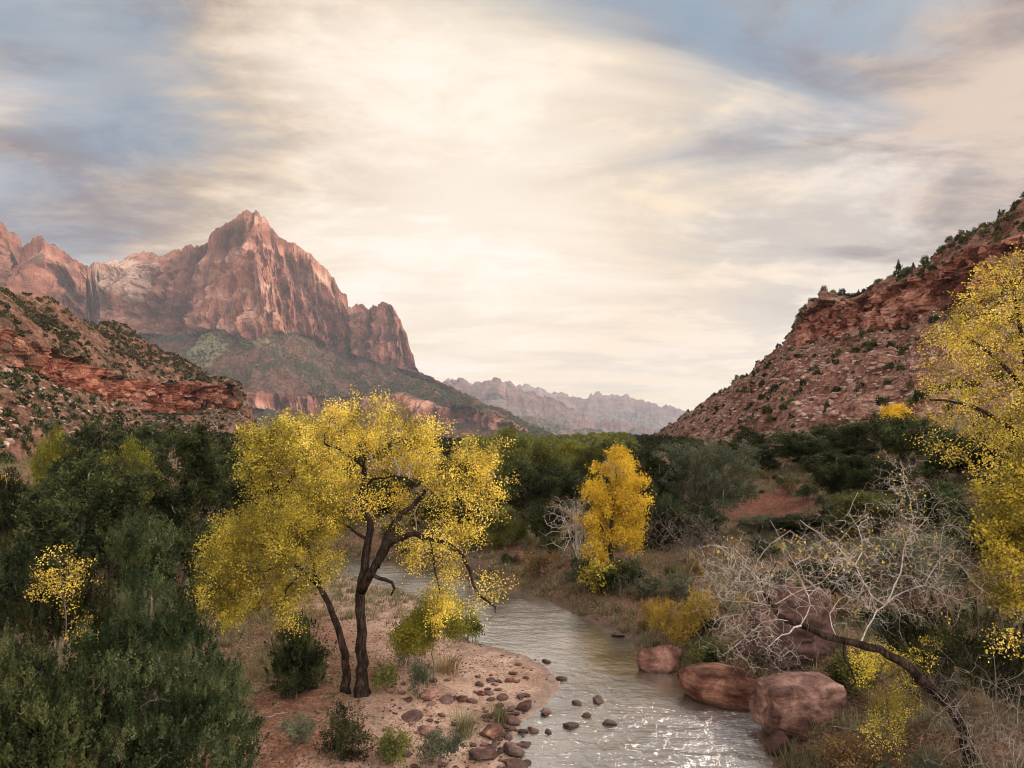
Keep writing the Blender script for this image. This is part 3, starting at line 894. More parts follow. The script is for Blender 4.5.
class Skel:
    def __init__(s, seed=0):
        s.p = []; s.par = []; s.fix = []; s.r = np.random.default_rng(seed)

    def limb(s, pts, r0, r1, attach=True, step=.25, jit=.03, own=None):
        """pts list of xyz; radius from r0 to r1"""
        C = catmull(pts, step)
        n = len(C)
        C[1:-1] += s.r.normal(size=(n - 2, 3)) * jit
        parent = -1
        if attach and s.p:
            d = np.linalg.norm(np.array(s.p) - C[0], axis=1)
            parent = int(d.argmin())
        for i in range(n):
            t = i / (n - 1)
            s.p.append(C[i]); s.par.append(parent); s.fix.append(r0 + (r1 - r0) * t ** .8)
            parent = len(s.p) - 1

    def grow(s, T, step=.3, wig=.12, up=.1, inert=.3):
        T = np.asarray(T)
        P = np.array(s.p)
        d = np.array([np.min(np.linalg.norm(P - t, axis=1)) for t in T])
        order = np.argsort(d)
        cap = len(P) + int(np.sum(d / step + 3)) * 2 + 100
        buf = np.zeros((cap, 3)); n = len(P); buf[:n] = P
        tips = []
        for i in order:
            t = T[i]
            dd = np.linalg.norm(buf[:n] - t, axis=1)
            j = int(dd.argmin()); L = dd[j]
            if L < 1e-3: continue
            k = max(2, int(L / step))
            a = buf[j]; pj = s.par[j]
            dirp = unit(a - buf[pj]) if pj >= 0 else np.array([0, 0, 1.])
            w = s.r.normal(size=3) * wig * L
            c1 = a + (t - a) * .25 + dirp * L * inert + w + np.array([0, 0, up * L])
            par = j
            for q in range(1, k + 1):
                u = q / k
                pt = (1 - u) ** 2 * a + 2 * u * (1 - u) * c1 + u * u * t
                if q < k: pt = pt + s.r.normal(size=3) * .05 * L / k * 1.5
                if n >= cap:
                    buf = np.vstack([buf, np.zeros_like(buf)]); cap = len(buf)
                buf[n] = pt; s.p.append(pt); s.par.append(par); s.fix.append(0.0); par = n; n += 1
            tips.append(par)
        return tips

    def radii(s, tip=.008, e=2.3, mx=1e9):
        n = len(s.p); par = np.array(s.par)
        acc = np.zeros(n); r = np.zeros(n)
        for i in range(n - 1, -1, -1):
            ri = max(acc[i], tip ** e)
            rr = ri ** (1 / e)
            f = s.fix[i]
            if f > 0: rr = f
            r[i] = min(rr, mx)
            if par[i] >= 0: acc[par[i]] += r[i] ** e
        # a branch never thicker than its parent
        for i in range(n):
            if par[i] >= 0 and s.fix[i] == 0: r[i] = min(r[i], r[par[i]] * .95)
        s.rad = r
        return r

    def tubes(s, thick=0.05, rough=.0):
        """returns ((V,F) trunk, (V,F) branches)"""
        n = len(s.p); P = np.array(s.p); par = s.par; r = s.rad
        kids = [[] for _ in range(n)]
        for i, q in enumerate(par):
            if q >= 0: kids[q].append(i)
        chains = []
        stack = [(i, -1) for i in range(n) if par[i] < 0]
        while stack:
            i, st = stack.pop()
            ch = [st] if st >= 0 else []
            while True:
                ch.append(i)
                if not kids[i]: break
                ks = sorted(kids[i], key=lambda q: -r[q])
                for q in ks[1:]: stack.append((q, i))
                i = ks[0]
            chains.append((ch, st >= 0))
        out = {0: ([], [], 0), 1: ([], [], 0)}
        acc = {0: [[], [], 0], 1: [[], [], 0]}
        for ch, joined in chains:
            if len(ch) < 2: continue
            pts = P[ch]; rad = r[ch].copy()
            if joined: rad[0] = min(rad[0], rad[1] * 1.25)
            mxr = rad.max(); which = 0 if mxr >= thick else 1
            k = 12 if mxr > .12 else (7 if mxr > .04 else (5 if mxr > .018 else 3))
            T = unit(np.gradient(pts, axis=0))
            ref = np.array([0., 0, 1]) if abs(T[0, 2]) < .9 else np.array([1., 0, 0])
            U = unit(np.cross(T, ref)); W = np.cross(T, U)
            if mxr > .04:
                for q in range(1, len(U)):  # parallel transport
                    u = U[q - 1] - T[q] * (U[q - 1] @ T[q]); u /= np.linalg.norm(u) + 1e-9
                    U[q] = u
                W = np.cross(T, U)
            a = np.arange(k) * 2 * math.pi / k
            rr = rad[:, None] * np.ones(k)[None, :]
            ring = pts[:, None] + rr[..., None] * (np.cos(a)[None, :, None] * U[:, None] + np.sin(a)[None, :, None] * W[:, None])
            if rough and mxr > .06:
                q = fbm(ring[..., 0] * 5, ring[..., 1] * 5, ring[..., 2] * 1.2, 3)
                ring = pts[:, None] + (ring - pts[:, None]) * (1 + rough * q)[..., None]
            V = ring.reshape(-1, 3); m = len(ch)
            base = acc[which][2]
            i0 = (np.arange(m - 1)[:, None] * k + np.arange(k)[None, :]); i1 = (np.arange(m - 1)[:, None] * k + (np.arange(k)[None, :] + 1) % k)
            Fq = np.stack([i0, i1, i1 + k, i0 + k], -1).reshape(-1, 4) + base
            acc[which][0].append(V); acc[which][1].append(Fq); acc[which][2] += len(V)
        res = []
        for w in (0, 1):
            if acc[w][0]: res.append((np.concatenate(acc[w][0]), np.concatenate(acc[w][1])))
            else: res.append(None)
        return res


def lobe_points(lobes, n, r, shell=.55, gap=.0, gs=1.2, flat_bottom=False):
    """lobes: (cx,cy,cz,rx,ry,rz,weight)"""
    L = np.array([l[:6] for l in lobes], float)
    wt = np.array([(l[6] if len(l) > 6 else 1) * l[3] * l[4] * l[5] for l in lobes]) ** .8
    wt /= wt.sum()
    out = []; tries = 0; got = 0
    while got < n and tries < 30:
        k = n * 3
        i = r.choice(len(L), k, p=wt)
        d = unit(r.normal(size=(k, 3)))
        rad = (shell + (1 - shell) * r.random(k)) ** 1.0
        q = r.random(k) < .22
        rad = np.where(q, r.random(k) ** .5 * shell, rad)
        p = L[i, :3] + d * rad[:, None] * L[i, 3:6]
        if gap:
            nz = fbm(p[:, 0] / gs, p[:, 1] / gs, p[:, 2] / gs, 3)
            p = p[nz > (gap - .5)]
        out.append(p); got += len(p); tries += 1
    return np.concatenate(out)[:n]


def px_lobes(lst, Y):
    """(px, py, dY, rx_px, ry_px, depth_m[, weight]) -> metres"""
    o = []
    for l in lst:
        px, py, dy, rx, ry, dz = l[:6]
        YY = Y + dy
        c = at(px, py, YY)
        o.append((c[0], c[1], c[2], rx * YY / FPX, dz, ry * YY / FPX) + tuple(l[6:7]))
    return o


def crown_mesh(name, tips, per, size, spread, r, material, aspect=.75, up=.0, droop=.0, plume=None, center=None, jitter=.35):
    n = len(tips)
    k = np.repeat(np.arange(n), np.maximum(1, (per * r.uniform(.4, 1.6, n)).astype(int)))
    C = tips[k]
    g = r.normal(size=(len(k), 3)) * spread
    if plume is None:
        D = unit(r.normal(size=(len(k), 3)) + np.array([0, 0, up - droop]))
    else:
        ax = unit((tips - center) * np.array([1, 1, .25]) * .55 + np.array([0, 0, 1.0]) * np.linalg.norm(tips - center, axis=1)[:, None] * .9 + r.normal(size=(n, 3)) * .25)
        t = r.random(len(k)) - .35
        C = C + ax[k] * (t * plume)[:, None]
        g *= (1.15 - np.clip(t + .35, 0, 1))[:, None]
        D = unit(ax[k] + r.normal(size=(len(k), 3)) * .8)
    C = C + g
    L = size * r.uniform(.65, 1.35, len(k))
    V, Fq = leaf_quads(C, D, L, L * aspect, r)
    cl = r.random(n)[k]
    rnd = np.clip(cl * .68 + r.random(len(k)) * .32, 0, 1)
    return new_mesh(name, V, Fq, material, False, {'rnd': ('FACE', rnd)})


def localise(s, base):
    s.p = [p - base for p in s.p]


def assemble(name, base, skel, tips_xyz, label, cat, group, bark='bark', twig=None, tipr=.008, thick=.05, crown=None, rough=.0, mx=1e9):
    """skel in world coords; builds an Empty at base with trunk, branches, crown"""
    base = np.array(base, float)
    skel.radii(tipr, mx=mx)
    localise(skel, base)
    root = empty(name, base)
    tag(root, label, cat, group)
    tr, br = skel.tubes(thick, rough)
    if tr: link('trunk', new_mesh('trunk', *tr, M[bark], True), root)
    if br: link('branches', new_mesh('branches', *br, M[twig or bark], True), root)
    if crown:
        T = np.asarray(tips_xyz) - base
        for nm, kw in crown:
            kw = dict(kw); r = np.random.default_rng(kw.pop('seed', 1))
            frac = kw.pop('frac', 1.0)
            TT = T[r.random(len(T)) < frac] if frac < 1 else T
            if 'center' in kw: kw['center'] = np.array(kw['center']) - base
            link(nm, crown_mesh(nm, TT, r=r, **kw), root)
    return root


# ------------------------------------------------------------------ hero cottonwood
def pl(lst, Y):
    """(px,py,dY) -> xyz"""
    return [at(a, b, Y + c) for a, b, c in lst]


def main_tree():
    Y = 25.0
    bz = gz(*at(362, 690, Y)[:2])
    base = at(362, 692, Y); base[2] = bz
    s = Skel(5)
    s.limb(pl([(362, 697, 0), (361.5, 670, 0), (362, 640, 0), (361, 610, 0), (362, 588, .1), (366, 560, .2), (369, 540, .2), (370, 522, .3)], Y), .23, .135, False)
    s.fix[0] = .32; s.fix[1] = .28
    s.limb(pl([(370, 522, .3), (363, 508, .4), (362, 492, .5), (365, 474, .3), (360, 460, 0), (351, 458, -.2), (343, 452, -.5), (335, 446, -.8), (326, 445, -1)], Y), .125, .05)
    s.limb(pl([(365, 474, .3), (362, 460, .7), (368, 452, 1), (380, 449, 1.2), (394, 445, 1.4)], Y), .075, .03)
    s.limb(pl([(362, 492, .5), (372, 480, 0), (384, 478, -.4), (399, 478, -.8), (416, 484, -1.1)], Y), .06, .025)
    s.limb(pl([(362, 590, 0), (370, 575, -.3), (384, 553, -.6), (392, 544, -.8), (400, 539, -1), (417, 536, -1.2), (431, 540, -1.4), (444, 542, -1.5), (457, 549, -1.6), (465, 562, -1.7), (472, 582, -1.8), (481, 597, -1.9), (495, 607, -2)], Y), .17, .03)
    s.limb(pl([(376, 566, -.4), (380, 552, -.2), (386, 539, 0), (394, 523, .2), (402, 514, .4), (412, 507, .5), (420, 498, .6), (428, 490, .7), (440, 484, .6), (450, 485, .5), (457, 493, .4), (463, 505, .3), (466, 520, .2)], Y), .15, .03)
    s.limb(pl([(431, 540, -1.4), (434, 560, -1.5), (438, 590, -1.4), (437, 618, -1.3)], Y), .05, .015)
    s.limb(pl([(417, 507, .5), (415, 530, .3), (418, 545, .2)], Y), .035, .012)
    s.limb(pl([(370, 574, -.3), (385, 580, -.9), (394, 588, -1.2), (391, 595, -1.3)], Y), .09, .035)
    s.limb(pl([(369, 540, .2), (350, 528, .8), (338, 520, 1.2), (320, 510, 1.6)], Y), .07, .025)
    s.limb(pl([(362, 500, .4), (378, 505, 1.4), (400, 498, 2.2)], Y), .06, .02)
    s.limb(pl([(351, 458, -.2), (345, 430, .1), (352, 410, .4)], Y), .04, .012)
    s.limb(pl([(428, 490, .7), (442, 474, 1.0), (470, 462, 1.3), (495, 455, 1.5)], Y), .05, .015)
    lob = px_lobes([
        (375, 440, .3, 70, 45, 2.3), (330, 438, 0, 50, 34, 1.9), (355, 412, .3, 42, 24, 1.4), (410, 430, .5, 42, 30, 1.6),
        (445, 462, .5, 48, 32, 1.9), (485, 470, .4, 30, 33, 1.4), (462, 500, .2, 44, 36, 1.6), (420, 470, 1.2, 38, 34, 1.6),
        (345, 490, .6, 40, 40, 1.9), (400, 505, .9, 40, 28, 1.5, .5),
        (500, 448, .6, 14, 14, .8), (455, 530, -.8, 40, 26, 1.4, .5), (495, 500, .2, 16, 26, .9, .5), (488, 585, -1.9, 26, 20, .9, .35), (450, 560, -1.4, 44, 30, 1.3, .6), (440, 605, -1.4, 36, 32, 1.2, .7), (470, 600, -1.6, 28, 30, 1., .25), (415, 560, -1, 28, 34, 1.2, .3)], Y)
    r = np.random.default_rng(4)
    T = lobe_points(lob, 1500, r, .45, .68, .95)
    tips = s.grow(T, .32, .14, .08)
    TT = np.array(s.p)[tips]
    base_p = base.copy()
    assemble('cottonwood_tree', base_p, s, TT, 'big yellow cottonwood with twisted dark limbs on the sandy left bank', 'tree', None, 'bark', 'twig', .0075, .05,
             [('crown', dict(per=28, size=.066, spread=.145, material=M['gold'], seed=2))], rough=.22)
    # second stem with the big rounded lobe on the left
    s = Skel(9); Y = 25.2
    base2 = at(345, 689, Y); base2[2] = gz(base2[0], base2[1])
    s.limb(pl([(345, 694, 0), (346, 665, 0), (341, 640, 0), (335, 620, .1), (329, 603, .2), (320, 588, .3), (305, 572, .3), (290, 560, .2), (270, 548, 0), (250, 540, -.2)], Y), .17, .05, False)
    s.fix[0] = .22
    s.limb(pl([(320, 588, .3), (312, 560, .9), (308, 540, 1.2), (312, 515, 1.4)], Y), .08, .03)
    s.limb(pl([(290, 560, .2), (262, 572, -.4), (240, 575, -.6), (222, 582, -.8)], Y), .06, .02)
    s.limb(pl([(305, 572, .3), (288, 590, -.5), (284, 612, -.8)], Y), .05, .015)
    lob = px_lobes([(262, 550, 0, 62, 50, 2.2), (232, 570, -.3, 38, 44, 1.7), (300, 520, .8, 48, 30, 1.9), (250, 525, .2, 38, 26, 1.5), (300, 560, .2, 46, 38, 1.9),
                    (325, 515, 1.2, 32, 34, 1.5), (255, 605, -.4, 52, 26, 1.5, .8), (225, 600, -.3, 26, 30, 1.2), (290, 605, -.3, 36, 26, 1.4, .5)], Y)
    T = lobe_points(lob, 1500, r, .5, .54, .9)
    tips = s.grow(T, .32, .14, .1)
    TT = np.array(s.p)[tips]
    assemble('cottonwood_tree', base2, s, TT, 'leaning cottonwood stem with a dense rounded yellow crown, left of the biggest tree', 'tree', None, 'bark', 'dimtwig', .006, .05,
             [('crown', dict(per=42, size=.066, spread=.145, material=M['limegold'], seed=3))], rough=.22)


main_tree()


def cottonwood(px, Y, lobes, stems, label, leafmat, n=420, per=24, size=.13, spread=.22, seed=1, gap=.38, name='cottonwood_tree', bark='bark', twig='dimtwig', base_px=None, tr=.2, group=None, tipr=.01, cat='tree', gs=1.3, shell=.55):
    bx = at(base_px or px, 500, Y)
    base = np.array([bx[0], Y, gz(bx[0], Y)])
    s = Skel(seed)
    first = True
    for st in stems:
        pts = [base - np.array([0, 0, .15])] if first else []
        pts += pl(st[0], Y)
        s.limb(pts, st[1], st[2], not first, step=.4)
        first = False
    lob = px_lobes(lobes, Y)
    r = np.random.default_rng(seed + 100)
    T = lobe_points(lob, n, r, shell, gap, gs)
    tips = s.grow(T, .45, .14, .1)
    TT = np.array(s.p)[tips]
    TT = np.concatenate([TT, TT + r.normal(size=TT.shape) * spread])
    return assemble(name, base, s, TT, label, cat, group, bark, twig, tipr, .06,
                    [('crown', dict(per=per, size=size, spread=spread, material=M[leafmat], seed=seed))] if leafmat else None)


# gold tree behind the big one
cottonwood(285, 46, [(285, 445, 0, 42, 30, 3.5), (258, 445, 0, 26, 22, 2.5), (315, 455, 0, 34, 34, 3), (275, 475, 0, 34, 24, 3), (300, 425, 0, 26, 16, 2), (330, 480, 0, 30, 30, 3), (300, 495, 0, 40, 26, 3)],
           [([(282, 520, 0), (278, 490, 0), (270, 470, 0), (258, 455, 0)], .28, .08), ([(280, 500, 0), (295, 470, 0), (300, 440, 0)], .16, .05)],
           'golden yellow cottonwood behind and left of the big tree', 'limegold', 560, 24, .13, .24, 21, gap=.5, gs=1.)
# gold tree beyond the river, centre
cottonwood(614, 42.5, [(616, 475, 0, 26, 26, 2), (612, 500, 0, 30, 26, 2.2), (632, 490, 0, 18, 18, 1.5), (600, 520, 0, 24, 24, 1.9), (625, 522, 0, 20, 24, 1.7), (592, 495, 0, 12, 20, 1.1), (618, 456, 0, 14, 10, 1), (634, 540, 0, 10, 12, .9), (643, 500, 0, 9, 10, .8), (595, 545, 0, 16, 14, 1.2, .5), (600, 562, 0, 16, 10, 1.2, .5)],
           [([(610, 550, 0), (611, 525, 0), (614, 500, 0), (617, 475, 0)], .16, .05), ([(610, 545, 0), (600, 525, .3), (594, 505, .4)], .09, .03)],
           'bright golden cottonwood standing alone across the river', 'deepgold', 560, 24, .105, .17, 33, gap=.62, gs=1.1)
# right edge trees
cottonwood(1045, 21, [(985, 330, 0, 46, 46, 2), (1015, 290, 0, 40, 40, 2), (1040, 340, 0, 55, 60, 2.3), (955, 345, -.3, 32, 30, 1.3), (975, 400, 0, 44, 36, 1.8), (1020, 420, 0, 42, 44, 2), (935, 375, -.2, 20, 24, .9, .6), (945, 440, 0, 26, 26, 1.1, .5), (1060, 420, 0, 50, 50, 2), (1000, 262, 0, 22, 16, 1, .5), (985, 455, 0, 28, 24, 1.1, .6)],
           [([(1044, 560, 0), (1040, 470, 0), (1032, 400, 0), (1020, 330, 0), (1012, 280, 0)], .26, .05), ([(1038, 450, 0), (1000, 420, -.3), (970, 405, -.5), (930, 400, -.6)], .11, .03), ([(1032, 400, 0), (1000, 360, .3), (970, 340, .4), (940, 330, .4)], .09, .02), ([(1026, 360, 0), (1050, 320, 0), (1060, 290, 0)], .1, .03)],
           'tall sparse yellow cottonwood at the right edge, seen against the red slope', 'gold', 1250, 12, .058, .11, 41, gap=.72, base_px=1050, gs=.6, twig='twig', tipr=.007)
cottonwood(1030, 18, [(1010, 500, 0, 30, 40, 1.3), (1030, 460, 0, 30, 34, 1.3), (1000, 540, 0, 26, 34, 1.1), (1035, 560, 0, 34, 50, 1.4), (1010, 590, 0, 24, 22, 1.0, .6), (1050, 500, 0, 40, 60, 1.5)],
           [([(1032, 620, 0), (1030, 560, 0), (1025, 500, 0)], .11, .03)],
           'dense yellow-green cottonwood low at the right edge below the tall sparse one', 'limegold', 700, 18, .075, .12, 43, gap=.5, base_px=1036, gs=.7)

# ------------------------------------------------------------------ bare leaning tree
def bare_tree():
    Y = 18.0
    base = np.array([*at(972, 700, Y)[:2], 0]); base[2] = gz(base[0], base[1])
    s = Skel(61)
    s.limb([base - np.array([0, 0, .3])] + pl([(955, 715, 0), (938, 692, 0), (915, 672, -.1), (890, 655, -.1), (862, 645, -.1), (838, 640, 0), (812, 630, .1), (788, 621, .2), (772, 606, .3), (764, 592, .4)], Y), .19, .055, False)
    s.fix[0] = .24
    s.limb(pl([(845, 642, 0), (846, 660, -.4), (856, 680, -.7), (848, 690, -.8)], Y), .05, .015)
    s.limb(pl([(800, 626, .1), (790, 633, -.3), (776, 640, -.5)], Y), .03, .01)
    brs = [([(860, 645, 0), (872, 620, .3), (885, 605, .5), (905, 592, .6), (925, 585, .7), (945, 595, .8), (960, 600, .8)], .045, .012),
           ([(925, 585, .7), (938, 560, .8), (942, 535, .9), (950, 515, 1)], .03, .010),
           ([(885, 605, .5), (868, 590, .1), (855, 565, 0), (835, 545, -.1), (800, 520, -.2)], .034, .010),
           ([(885, 605, .5), (900, 575, .7), (905, 545, .9), (912, 520, 1), (905, 480, 1.1), (900, 462, 1.2)], .04, .010),
           ([(905, 545, .9), (925, 520, 1.1), (940, 500, 1.2)], .02, .008),
           ([(855, 565, 0), (862, 540, .2), (850, 515, .3), (858, 492, .4)], .026, .009),
           ([(772, 606, .3), (800, 590, 0), (822, 582, -.2), (836, 565, -.3), (838, 548, -.3)], .03, .009),
           ([(764, 592, .4), (752, 572, .5), (735, 560, .6), (718, 545, .7), (700, 548, .7)], .032, .009),
           ([(752, 572, .5), (765, 550, .3), (790, 532, .2), (805, 540, .1)], .022, .008),
           ([(772, 606, .3), (750, 602, .6), (728, 600, .8), (710, 592, .9)], .025, .008),
           ([(788, 621, .2), (762, 622, -.1), (742, 640, -.3), (722, 655, -.4)], .022, .007),
           ([(800, 626, .1), (810, 605, .5), (800, 575, .8), (790, 555, .9), (770, 520, 1.)], .028, .009),
           ([(838, 640, 0), (830, 615, .5), (845, 595, .8), (870, 575, 1.)], .026, .009)]
    for p, a, b in brs:
        s.limb(pl(p, Y), a * .56, b * .6, jit=.018)
    r = np.random.default_rng(8)
    lob = px_lobes([(760, 580, .3, 68, 45, 1.6), (725, 570, .6, 36, 36, 1.1), (840, 560, .3, 62, 48, 1.7), (910, 530, .8, 55, 55, 1.6), (900, 475, 1., 26, 22, .8, .5), (930, 585, .6, 50, 36, 1.4), (730, 625, .3, 36, 34, 1.0), (860, 600, .5, 46, 34, 1.4), (765, 640, -.3, 40, 34, .9, .8), (960, 560, .8, 24, 36, 1.)], Y)
    T = lobe_points(lob, 1300, r, .3)
    tips = s.grow(T, .15, .07, .03, .12)
    P = np.array(s.p)[tips]
    T2 = np.concatenate([P + r.normal(size=P.shape) * .19 for _ in range(6)])
    tips2 = s.grow(T2, .09, .06, .0, .1)
    TT = np.array(s.p)[tips2]
    topm = TT[:, 2] > at(800, 575, Y)[2]
    nz = fbm(TT[:, 0] * 1.4, TT[:, 1] * 1.4, TT[:, 2] * 1.4, 2)
    LT = TT[topm & (nz > .12)]
    root = assemble('bare_tree', base, s, LT, 'leaning bare tree with pale twigs and a dark trunk reaching over the big boulders', 'tree', None, 'bark', 'pale', .0027, .047,
                    [('leaves', dict(per=1.0, frac=.35, size=.07, spread=.05, material=M['gold'], seed=6))], rough=.15)


bare_tree()


def brush(px, Y, w_px, h_px, label, bark, n=170, twigs=2, seed=1, name='bare_shrub', leaf=None, per=2, size=.05, tipr=.004, group=None, cy=None, wide=1.0):
    """twiggy bare shrub or small tree fanning up from one root"""
    b = at(px, 500, Y); z = gz(b[0], Y)
    base = np.array([b[0], Y, z])
    w = w_px * Y / FPX / 2; h = h_px * Y / FPX
    s = Skel(seed); r = np.random.default_rng(seed)
    s.limb([base - [0, 0, .1], base + [0, 0, h * .08], base + [r.normal() * .05, 0, h * .16]], tipr * 7, tipr * 5, False, step=.1, jit=.01)
    for k in range(7):
        a = r.uniform(0, 6.28); q = r.uniform(.3, .8)
        e = base + [math.cos(a) * w * q, math.sin(a) * w * q * .8, h * r.uniform(.5, .85)]
        m_ = base + [math.cos(a) * w * q * .35, math.sin(a) * w * q * .3, h * .4]
        s.limb([base + [0, 0, h * .1], m_, e], tipr * 4, tipr * 2, step=h / 12, jit=.01 * h)
    T = lobe_points([(base[0], base[1], base[2] + h * .55, w, w * .85, h * .46)], n, r, .3)
    tips = s.grow(T, h / 14, .07, .06, .12)
    P = np.array(s.p)[tips]
    T2 = np.concatenate([P + r.normal(size=P.shape) * h * .06 + [0, 0, h * .02] for _ in range(twigs)])
    t2 = s.grow(T2, h / 18, .07, 0, .1)
    TT = np.array(s.p)[t2]
    return assemble(name, base, s, TT, label, 'shrub' if 'shrub' in name else 'tree', group, bark, bark, tipr, 1e9,
                    [('leaves', dict(per=per, size=size, spread=size * .8, material=M[leaf], seed=seed))] if leaf else None)


brush(577, 43.5, 62, 78, 'small leafless pale-trunked tree just left of the lone golden cottonwood', 'pale', 260, 3, 3, 'bare_tree', tipr=.009)
brush(992, 14.5, 150, 190, 'dense tangle of bare grey twigs in the bottom right corner', 'twig', 260, 3, 5, tipr=.004)
brush(965, 17, 110, 130, 'bare grey shrub beside the trunk of the leaning tree', 'dimtwig', 200, 3, 6, tipr=.004)
brush(690, 40, 100, 70, 'grey leafless thicket on the bank below the grey-green tree', 'dimtwig', 300, 3, 7, tipr=.008)
brush(748, 33, 90, 60, 'brown leafless thicket behind the bare tree, above the orange willow', 'dimtwig', 300, 3, 8, tipr=.007)
brush(470, 45, 40, 40, 'leafless grey thicket across the river behind the big cottonwood', 'dimtwig', 200, 2, 9, tipr=.008)
brush(250, 17.5, 60, 85, 'thin bare grey sapling on the path behind the left junipers', 'twig', 60, 2, 10, tipr=.0045)
brush(770, 25.2, 70, 70, 'drooping tangle of reddish grey twigs over the broad pink boulder', 'dimtwig', 200, 3, 12, tipr=.005)

# ------------------------------------------------------------------ junipers in the foreground
def juniper(px, Y, lobes, label, seed, n=700, per=42, size=.065, matn='juniper', name='juniper_tree', plume=.34, spread=.045, aspect=.3, gap=.42, bare=0, base_px=None, trunk_r=.12):
    b = at(base_px or px, 500, Y); base = np.array([b[0], Y, gz(b[0], Y)])
    lob = px_lobes(lobes, Y); r = np.random.default_rng(seed)
    s = Skel(seed)
    top = max(l[2] for l in lob)
    s.limb([base - [0, 0, .2], base + [0, 0, (top - base[2]) * .3], base + [.1, .1, (top - base[2]) * .7], [lob[0][0], lob[0][1], top]], trunk_r, .03, False, step=.3)
    T = lobe_points(lob, n, r, .62, gap, .45)
    tips = s.grow(T, .3, .12, -.1)
    TT = np.array(s.p)[tips]
    cen = np.array([np.mean([l[0] for l in lob]), Y, base[2] + .2 * (top - base[2])])
    inner = np.array([l[:3] for l in lob])[r.integers(0, len(lob), n // 3)] + r.normal(size=(n // 3, 3)) * .3
    TT2 = np.concatenate([TT, TT + r.normal(size=TT.shape) * .12, inner])
    return assemble(name, base, s, TT2, label, 'tree', None, 'dimtwig', 'dimtwig', .005, .05,
                    [('crown', dict(per=per, size=size, spread=spread, material=M[matn], aspect=aspect, plume=plume, center=cen, seed=seed))])


juniper(150, 14.5, [(150, 615, 0, 22, 42, .7), (150, 650, 0, 40, 45, 1.0), (118, 670, -.2, 38, 44, 1.0), (182, 660, .1, 26, 46, .8), (205, 690, 0, 28, 44, .8), (150, 720, 0, 70, 60, 1.5), (225, 715, .2, 24, 44, .7), (238, 740, .3, 20, 40, .6), (85, 690, 0, 30, 52, .9), (150, 780, 0, 95, 70, 1.8), (150, 590, 0, 11, 28, .4), (105, 640, -.3, 12, 28, .4), (185, 625, .1, 9, 26, .35)],
        'large green juniper with feathery upright sprays filling the lower left', 71, 2300, 42, .05, spread=.045, plume=.22, gap=.62, aspect=.42)
juniper(18, 13, [(18, 690, 0, 34, 44, .8), (0, 720, 0, 50, 60, 1.), (50, 730, 0, 34, 50, .8), (20, 660, 0, 12, 26, .4), (45, 700, 0, 12, 26, .4), (20, 780, 0, 70, 60, 1.2)],
        'dark juniper cut off by the bottom left corner of the view', 72, 800, 40, .07, 'dark')
juniper(298, 25.8, [(298, 640, 0, 20, 24, .7), (300, 665, 0, 27, 28, 1.0), (292, 683, 0, 24, 18, .9), (312, 660, 0, 17, 34, .6), (286, 650, 0, 15, 28, .6)],
        'dark conical bush with brown patches under the left side of the big cottonwood', 73, 420, 34, .085, 'dark', plume=.3, name='juniper_bush', trunk_r=.05)
juniper(346, 20.5, [(346, 725, 0, 15, 26, .5), (338, 745, 0, 20, 22, .6), (356, 745, 0, 16, 20, .5)],
        'small dark sapling in front of the big cottonwood trunk', 74, 220, 26, .06, 'dark', plume=.25, name='juniper_bush', trunk_r=.03, gap=.4)
juniper(62, 24, [(70, 600, 0, 40, 50, 1.2), (35, 610, 0, 26, 44, 1.), (95, 620, 0, 24, 40, 1.)],
        'dark shadowy bush behind the yellow-leaved sapling on the left', 75, 420, 36, .1, 'dark', name='juniper_bush', trunk_r=.05)

cottonwood(62, 22.5, [(60, 570, 0, 28, 22, .8), (75, 590, 0, 22, 24, .7), (45, 585, 0, 16, 16, .6), (85, 625, 0, 14, 16, .5, .5), (60, 552, 0, 14, 9, .4), (95, 640, 0, 12, 10, .4, .5)],
           [([(66, 640, 0), (64, 600, 0), (60, 565, 0)], .035, .012)], 'sapling with sparse bright yellow leaves among the dark trees on the left', 'gold', 150, 7, .06, .09, 51, gap=.6, name='cottonwood_sapling', tipr=.005)
cottonwood(888, 19.5, [(880, 680, -.3, 30, 30, .8), (893, 705, -.3, 26, 28, .7), (868, 660, 0, 22, 20, .6), (905, 670, 0, 22, 24, .6), (880, 735, -.4, 22, 20, .6, .6), (925, 640, .3, 24, 20, .6, .4)],
           [([(890, 730, 0), (886, 700, 0), (882, 675, 0)], .03, .01)], 'low shrub with small yellow-green leaves under the trunk of the leaning bare tree', 'limegold', 260, 11, .045, .08, 52, gap=.42, name='leafy_shrub', tipr=.004, cat='shrub')
cottonwood(985, 18.5, [(955, 632, 0, 24, 12, .6, .6), (985, 636, 0, 26, 18, .6, .7), (1015, 650, 0, 18, 20, .5)],
           [([(995, 680, 0), (992, 640, 0)], .03, .01)], 'thin shrub with a few pale orange leaves at the right edge beside the leaning trunk', 'gold', 60, 3, .055, .07, 53, gap=.5, name='leafy_shrub', tipr=.004, cat='shrub')
juniper(940, 21.5, [(940, 650, 0, 40, 44, 1.3), (985, 650, 0, 40, 50, 1.3), (1015, 690, 0, 30, 50, 1.2), (905, 640, .5, 24, 30, .9)],
        'dark green undergrowth behind the trunk of the leaning bare tree', 76, 520, 34, .085, 'dark', name='juniper_bush', trunk_r=.05)
cottonwood(438, 26.5, [(440, 615, 0, 26, 22, 1.1), (462, 622, -.2, 22, 16, .9), (420, 632, 0, 20, 18, .9), (405, 640, .3, 14, 14, .7)],
           [([(432, 655, 0), (436, 630, 0), (440, 610, 0)], .035, .012)], 'yellow-green willow shrub on the sandbar under the right limbs of the big cottonwood', 'brightolive', 300, 22, .075, .13, 54, gap=.34, name='willow_shrub', tipr=.005, cat='shrub')

